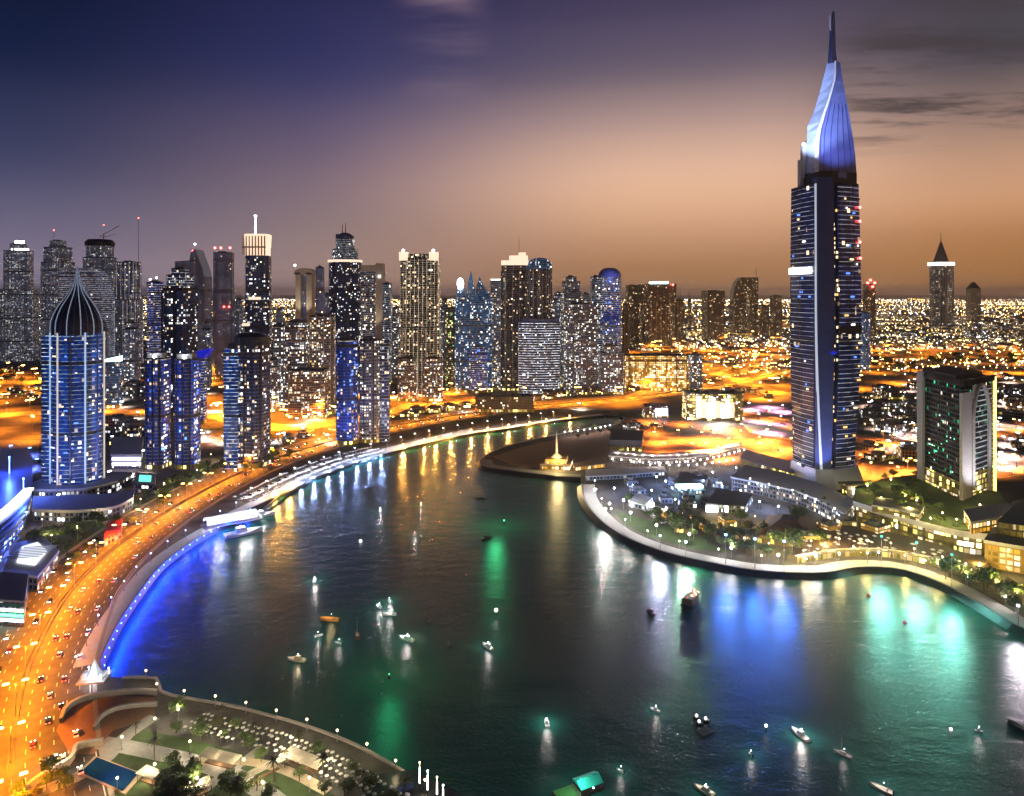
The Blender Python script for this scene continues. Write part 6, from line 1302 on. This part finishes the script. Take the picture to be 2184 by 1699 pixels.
# ------------------------------------------------------------------ low buildings between the towers
def low(poly, count, label, group, mats_, smin, smax, hmin, hmax, name='low_building', gap=22):
    xs = [p[0] for p in poly]; ys = [p[1] for p in poly]; k = 0; pl = []
    for _ in range(count * 40):
        if k >= count: break
        x, y = rnd.uniform(min(xs), max(xs)), rnd.uniform(min(ys), max(ys))
        if not inside(x, y, poly): continue
        p = G(x, y)
        if any((p.x - q[0]) ** 2 + (p.y - q[1]) ** 2 < gap * gap for q in pl): continue
        road_near = False
        for line, hwid in ((R1, 30), (R2, 26), (R3, 36), (R4, 24), (R5, 40), (R6, 26), (R7, 20), (R8, 26)):
            if any((p.x - v.x) ** 2 + (p.y - v.y) ** 2 < (hwid + smax * .5) ** 2 for v in line): road_near = True; break
        if road_near: continue
        pl.append((p.x, p.y)); wx, wy, h_ = rnd.uniform(smin, smax), rnd.uniform(smin, smax), rnd.uniform(hmin, hmax); rz = rnd.choice((0, .2, -.3, .5))
        mm = rnd.choice(mats_); t = thing(name, label, 'building', tuple(p), rz, group)
        b = MB(); b.box(-wx / 2, wx / 2, -wy / 2, wy / 2, 0, h_, 0, 1); part('storeys', b, [M[mm], M[rnd.choice(('grey_roof', 'dark_roof', 'concrete'))]], t)
        b = MB(); b.box(-wx * .3, wx * .1, -wy * .2, wy * .25, h_, h_ + 2.5); b2 = part('roof_plant', b, M['grey_roof'], t)
        b = MB(); b.box(-wx / 2 - .4, wx / 2 + .4, -wy / 2 - .4, -wy / 2 + .2, .2, 3.6); part('shopfront', b, M['f_shops' if mm != 'f_low_cool' else 'f_low_cool'], t)
        k += 1
low([(226, 900), (306, 900), (306, 950), (226, 955)], 5, 'low block between the onion domed tower and the blue twin blocks', 'low blocks by the onion domed tower', ('f_low', 'f_low_cool'), 14, 24, 6, 14)
low([(-40, 795), (85, 790), (85, 850), (-40, 860)], 9, 'low warm lit block at the left edge beyond the onion domed tower', 'low blocks at the left edge', ('f_low_warm', 'f_low'), 16, 30, 5, 12)
low([(430, 770), (486, 770), (486, 830), (430, 840)], 8, 'low block seen in the gap left of the drum roofed block', 'low blocks in the tower gap', ('f_low_warm', 'f_low'), 16, 30, 5, 12)
low([(225, 850), (310, 780), (310, 850)], 10, 'low white lit block in the haze between the far left towers', 'low blocks in the left haze', ('f_low_cool', 'f_low'), 18, 34, 8, 20)
low([(590, 935), (712, 925), (712, 945), (600, 962)], 7, 'white lit low hall between the drum roofed block and the paired blocks', 'low halls by the paired blocks', ('f_low_cool', 'f_low'), 12, 22, 4, 8)
low([(820, 875), (1010, 860), (1010, 885), (830, 900)], 8, 'low lit building beside the bend of the highway', 'low buildings by the highway bend', ('f_low', 'f_low_warm'), 14, 26, 4, 9)
low([(1140, 840), (1330, 838), (1340, 850), (1140, 862)], 12, 'low white lit building below the domed tower', 'low buildings below the domed tower', ('f_low', 'f_low_cool'), 14, 30, 5, 12)
low([(1330, 690), (1680, 690), (1680, 735), (1330, 740)], 34, 'low warm building beyond the orange interchange', 'low buildings beyond the interchange', ('f_low_warm', 'f_low', 'f_gold'), 26, 60, 6, 22, gap=50)
low([(1340, 780), (1660, 770), (1670, 850), (1500, 850), (1500, 838), (1340, 838)], 34, 'low warm building among the loops of the interchange', 'low buildings inside the interchange', ('f_low_warm', 'f_low'), 14, 26, 4, 10, gap=20)
low([(1850, 815), (1960, 805), (1958, 1005), (1850, 990)], 22, 'low building between the tallest tower and the arch fronted tower', 'low buildings between the two right towers', ('f_low', 'f_low_cool', 'f_low_warm'), 14, 30, 5, 14, gap=26)
low([(2125, 800), (2230, 800), (2230, 1000), (2125, 1000)], 18, 'low building right of the arch fronted tower', 'low buildings at the right edge', ('f_low', 'f_low_cool', 'f_low_warm'), 14, 30, 5, 14, gap=26)
low([(1845, 690), (2230, 690), (2230, 745), (1845, 750)], 60, 'low far building under the cone roofed tower', 'low far buildings at the right', ('f_low', 'f_low_warm', 'f_low_cool'), 30, 70, 6, 20, gap=50)
low([(1340, 905), (1400, 905), (1400, 925), (1330, 930)], 4, 'small lit shop at the head of the inlet', 'shops at the inlet head', ('f_low_cool', 'f_low_warm'), 10, 16, 4, 7, gap=18)

low([(1400, 1015), (1560, 1022), (1560, 1085), (1420, 1085), (1300, 1050)], 12, 'small blue lit kiosk behind the rounded promenade', 'blue lit kiosks behind the promenade', ('f_low_cool',), 7, 13, 3.5, 6, 'kiosk', gap=15)
L11 = make_lamp('globe_lamp', 'blue white lamp among the kiosks behind the rounded promenade', 5, 6500, (.3, .45, 1), 'white_glow', globe=True, group='blue white lamps among the kiosks', hs=1.6)
for i, (x, y) in enumerate(((1420, 1040), (1460, 1060), (1500, 1040), (1540, 1050), (1390, 1060), (1580, 1060), (1440, 1080), (1350, 1048), (1310, 1055), (1520, 1020), (1620, 1085), (1660, 1095), (1400, 1030), (1570, 1010), (1610, 1040))):
    if i == 0: L11.location = G(x, y)
    else: dup(L11, tuple(G(x, y)))
L12 = make_lamp('globe_lamp', 'bright white lamp on the lawn side of the rounded promenade', 6, 8500, (1, .97, .92), 'white_glow', globe=True, group='bright lamps on the rounded promenade', hs=2)
for i, (x, y) in enumerate(((1268, 1062), (1300, 1092), (1345, 1112), (1400, 1140), (1470, 1160), (1560, 1190), (1660, 1206), (1740, 1208), (1330, 1085), (1420, 1105))):
    if i == 0: L12.location = G(x, y)
    else: dup(L12, tuple(G(x, y)))
L13 = make_lamp('globe_lamp', 'pinkish white lamp in the long curved rows behind the dark spit', 5, 1500, (1, .8, .7), 'white_glow', globe=True, group='lamps in curved rows behind the spit', hs=1.5)
k = 0
for pts in ([(1300, 990), (1400, 998), (1500, 992), (1590, 970)], [(1310, 978), (1400, 985), (1500, 978), (1580, 958)], [(1380, 1003), (1480, 1004), (1570, 992)], [(1560, 1040), (1640, 1055), (1720, 1080)], [(1200, 932), (1260, 925), (1310, 915)]):
    for p, tg in along(catmull(gp(pts), 5), 9, 3):
        if k == 0: L13.location = p
        else: dup(L13, tuple(p))
        k += 1
L14 = make_lamp('street_lamp', 'white lamp in the low quarters right of the tallest tower', 8, 60000, (1, .66, .6), 'white_glow', 1, 1.6, group='white lamps in the right hand quarters', hs=2.4)
for i in range(42):
    x, y = (rnd.uniform(1850, 1955), rnd.uniform(800, 1000)) if i % 2 else (rnd.uniform(2128, 2184), rnd.uniform(800, 1000))
    if i == 0: L14.location = G(x, y)
    else: dup(L14, tuple(G(x, y)), rnd.random() * 6)
L15 = make_lamp('street_lamp', 'white lamp in the streets between the quay towers', 8, 40000, (1, .88, .78), 'white_glow', 1, 1.6, group='white lamps between the quay towers', hs=2.4)
for i in range(36):
    x, y = rnd.choice(((rnd.uniform(225, 310), rnd.uniform(780, 1000)), (rnd.uniform(425, 490), rnd.uniform(790, 980)), (rnd.uniform(585, 712), rnd.uniform(890, 960)), (rnd.uniform(820, 1330), rnd.uniform(846, 880)), (rnd.uniform(60, 300), rnd.uniform(1010, 1100))))
    if i == 0: L15.location = G(x, y)
    else: dup(L15, tuple(G(x, y)), rnd.random() * 6)

def pergola(label, x, y, lx_, ly_, rz, z=0.0, h_=3.0):
    p = G(x, y, z); t = thing('pergola', label, 'pergola', tuple(p), rz)
    for sx in (-1, 1):
        for sy in (-1, 1): b = MB(); b.tube((sx * (lx_ / 2 - .4), sy * (ly_ / 2 - .3), 0), (sx * (lx_ / 2 - .4), sy * (ly_ / 2 - .3), h_), .13); part('post', b, M['timber'], t)
    b = MB(); b.box(-lx_ / 2, lx_ / 2, -ly_ / 2, -ly_ / 2 + .2, h_, h_ + .25); b.box(-lx_ / 2, lx_ / 2, ly_ / 2 - .2, ly_ / 2, h_, h_ + .25)
    u = -lx_ / 2
    while u < lx_ / 2: b.box(u, u + .28, -ly_ / 2 - .3, ly_ / 2 + .3, h_ + .26, h_ + .44); u += .5
    part('slatted_roof', b, M['cream'], t); b = MB(); b.box(-lx_ * .4, lx_ * .4, -ly_ * .25, ly_ * .25, .1, .5); part('bench', b, M['timber'], t); lamp('POINT', t, (0, -ly_ * .2, h_ - .7), 500, (1, .75, .45), .2)
pergola('long slatted pergola between the parasols and the pale garden path', 648, 1636, 17, 5, -.45)
pergola('slatted pergola beside the lit path below the brown turning circle', 470, 1632, 15, 4.5, -.3)
pergola('narrow slatted pergola running slantwise through the middle of the corner garden', 548, 1664, 20, 2.6, .75)
pergola('short slatted pergola by the swimming pool', 318, 1668, 8, 4, -.4)
pergola('slatted pergola at the bottom edge of the corner garden', 410, 1700, 12, 5, .6)
k = 0
for _ in range(300):
    if k > 60: break
    x, y = rnd.uniform(1710, 2085), rnd.uniform(1135, 1235)
    if not inside(x, y, [(1712, 1195), (1800, 1182), (1900, 1184), (2000, 1204), (2080, 1232), (2085, 1212), (1985, 1178), (1880, 1152), (1790, 1140), (1712, 1152)]): continue
    p = G(x, y, 6); dup(pr, tuple(p), rnd.random(), 'pale parasol on the roof terrace of the yellow lit restaurants', 'parasols on the restaurant roof', rnd.uniform(1.0, 1.5)); k += 1
L19 = make_lamp('globe_lamp', 'warm lamp on the roof terrace of the yellow lit restaurants', 3, 1500, (1, .72, .32), 'warm_glow', globe=True, group='lamps on the restaurant roof', hs=1.2)
for i, (x, y) in enumerate(((1730, 1165), (1790, 1160), (1850, 1165), (1900, 1170), (1950, 1182), (2010, 1200), (2060, 1215), (1820, 1178))):
    if i == 0: L19.location = G(x, y, 6)
    else: dup(L19, tuple(G(x, y, 6)))
L20 = make_lamp('globe_lamp', 'white lamp on the roof of the curved lattice building', 3, 1300, (.9, .92, 1), 'white_glow', globe=True, group='lamps on the curved lattice roof', hs=1.2)
for i, (x, y) in enumerate(((1600, 1030), (1640, 1042), (1690, 1055), (1740, 1075), (1780, 1095), (1660, 1050), (1720, 1068), (1615, 1040))):
    if i == 0: L20.location = G(x, y, 11)
    else: dup(L20, tuple(G(x, y, 11)))
scatter([(1590, 1022), (1670, 1040), (1760, 1068), (1800, 1098), (1790, 1108), (1720, 1078), (1640, 1052), (1575, 1038)], 10, 'small tree on the roof of the curved lattice building', 'trees on the lattice roof', protos, .35, .55, 5, z=11)
scatter([(1300, 1075), (1345, 1060), (1420, 1075), (1500, 1110), (1560, 1140), (1500, 1140), (1400, 1115)], 16, 'tree around the kiosks behind the rounded promenade', 'trees around the kiosks', protos, .5, .9, 5)
scatter([(150, 1230), (235, 1160), (300, 1120), (330, 1100), (290, 1100), (220, 1140), (140, 1205)], 14, 'tree along the lane left of the waterfront highway', 'trees along the inland lane', protos, .5, .9, 4)

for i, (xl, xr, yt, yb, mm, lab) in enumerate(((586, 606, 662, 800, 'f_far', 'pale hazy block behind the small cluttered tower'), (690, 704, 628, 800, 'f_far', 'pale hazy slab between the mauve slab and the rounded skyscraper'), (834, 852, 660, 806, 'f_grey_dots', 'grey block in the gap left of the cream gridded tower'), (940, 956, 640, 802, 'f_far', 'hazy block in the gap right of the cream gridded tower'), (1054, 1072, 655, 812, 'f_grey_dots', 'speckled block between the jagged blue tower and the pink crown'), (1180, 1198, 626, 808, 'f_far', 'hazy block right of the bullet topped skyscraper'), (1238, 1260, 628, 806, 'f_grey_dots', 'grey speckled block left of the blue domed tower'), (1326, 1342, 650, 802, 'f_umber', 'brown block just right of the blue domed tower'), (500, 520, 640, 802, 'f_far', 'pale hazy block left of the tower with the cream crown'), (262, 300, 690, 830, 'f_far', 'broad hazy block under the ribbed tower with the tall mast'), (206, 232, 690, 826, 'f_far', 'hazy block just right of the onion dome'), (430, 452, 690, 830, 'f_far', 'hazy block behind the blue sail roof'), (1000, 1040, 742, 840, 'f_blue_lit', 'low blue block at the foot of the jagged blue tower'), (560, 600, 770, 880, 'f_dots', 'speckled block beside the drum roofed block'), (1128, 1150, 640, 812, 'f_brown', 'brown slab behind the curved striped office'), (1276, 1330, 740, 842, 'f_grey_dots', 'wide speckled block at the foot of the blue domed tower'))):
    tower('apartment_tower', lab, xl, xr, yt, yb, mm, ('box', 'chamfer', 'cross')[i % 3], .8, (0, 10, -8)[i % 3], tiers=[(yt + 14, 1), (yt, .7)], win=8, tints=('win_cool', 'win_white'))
low([(1430, 1096), (1560, 1112), (1620, 1150), (1560, 1165), (1470, 1140), (1400, 1112)], 9, 'small gold lit pavilion among the trees of the right promenade', 'gold lit pavilions on the promenade', ('f_gold', 'f_shops'), 8, 13, 3.5, 5.5, 'garden_pavilion', gap=17)
low([(1700, 1172), (1790, 1128), (1830, 1134), (1880, 1150), (1780, 1150)], 5, 'yellow lit shop between the podium and the restaurants', 'yellow lit shops by the podium', ('f_gold', 'f_shops'), 9, 14, 7.5, 10, 'shop', gap=15)
t, q = terrace('podium_block', 'yellow lit glazed block on the podium at the foot of the arch fronted tower', [(2056, 1112), (2150, 1098), (2165, 1122), (2072, 1140)], 15, 23, 'f_gold', 'concrete', 'pale_concrete', 1.6)
t, q = terrace('podium_block', 'low curved glazed block on the podium left of the arch fronted tower', arcpts([(1860, 1092), (1910, 1100), (1960, 1112)]) + [(1970, 1096), (1920, 1080), (1870, 1076)], 15, 20, 'f_shops', 'concrete', 'pale_concrete', 1.2)

# ------------------------------------------------------------------ the far city, one mass, and its lights
b = MB()
for _ in range(2600):
    D = 2000 * math.exp(rnd.random() * 2.3); x = rnd.uniform(-.85, .85) * D; wx, wy, h_ = rnd.uniform(14, 60), rnd.uniform(14, 60), rnd.choice((6, 8, 10, 14, 20)) * rnd.uniform(.8, 1.3)
    b.obox((x, D), wx, wy, 0, h_, rnd.uniform(-.4, .4), 0, 1)
o = setting('far_city', b, [M['f_low_warm'], M['grey_roof']], 'stuff'); tag(o, 'low sprawl of the far city fading towards the horizon', 'city')
b = MB(); mm = [glow('far_amber', (1, .5, .12), 26), glow('far_white', (1, .9, .75), 26), glow('far_cool', (.75, .88, 1), 22)]
for _ in range(330):
    D = 1400 * math.exp(rnd.random() ** 1.1 * 2.5); x = rnd.uniform(-.84, .84) * D; a = rnd.choice((.25, .25, .25 + pi / 2, -.1, rnd.uniform(0, 3))); ln = rnd.uniform(250, 1500) * (.5 + D / 7000); k = rnd.choices((0, 1, 2), (6, 3, 1.2))[0]; gp_ = rnd.uniform(28, 48) * (.6 + D / 5000)
    q_ = 0.0
    while q_ < ln:
        px_, py_ = x + cos(a) * (q_ - ln / 2) + rnd.uniform(-4, 4), D + sin(a) * (q_ - ln / 2) + rnd.uniform(-4, 4); q_ += gp_ * rnd.uniform(.7, 1.4)
        if py_ < 1350 or (py_ < 2300 and px_ < 350) or rnd.random() < .12: continue
        b.ball((px_, py_, 9), .5 + py_ * .00027 * rnd.uniform(.5, 1.3), 4, k)
for _ in range(150):
    D = rnd.uniform(4500, 15000); x = rnd.uniform(-.84, .84) * D; ln = rnd.uniform(900, 3200); k = rnd.choices((0, 1, 2), (6, 2, .6))[0]; q_ = 0.0; a = rnd.choice((.12, -.1, .25, .05))
    while q_ < ln:
        b.ball((x + cos(a) * q_, D + sin(a) * q_, 10), .7 + D * .00032 * rnd.uniform(.4, 1.2), 4, k); q_ += rnd.uniform(60, 150)
for _ in range(1300):
    D = 1300 * math.exp(rnd.random() * 2.6); x = rnd.uniform(-.84, .84) * D; r = .55 + D * .00028 * rnd.uniform(.5, 1.3)
    if D < 2400 and x < 500: continue
    b.ball((x, D, rnd.uniform(6, 14)), r, 4, rnd.choices((0, 1, 2), (6, 3, 1.2))[0])
o = setting('far_city_lights', b, mm, 'stuff'); tag(o, 'thousands of small lamps of the far city out to the horizon', 'city lights')

# ------------------------------------------------------------------ night air
hz_ = bpy.data.materials.new('night_haze'); hz_.use_nodes = True; n = NT(hz_.node_tree); n.n.clear()
pv = n.new('ShaderNodeVolumePrincipled'); pv.inputs['Color'].default_value = (.99, .98, .97, 1); pv.inputs['Density'].default_value = .000034; pv.inputs['Anisotropy'].default_value = .8
mo = n.new('ShaderNodeOutputMaterial'); n.l.new(pv.outputs[0], mo.inputs['Volume'])
b = MB(); b.box(-62000, 62000, -3500, 62000, -4.5, 460); setting('haze', b, hz_, 'stuff')
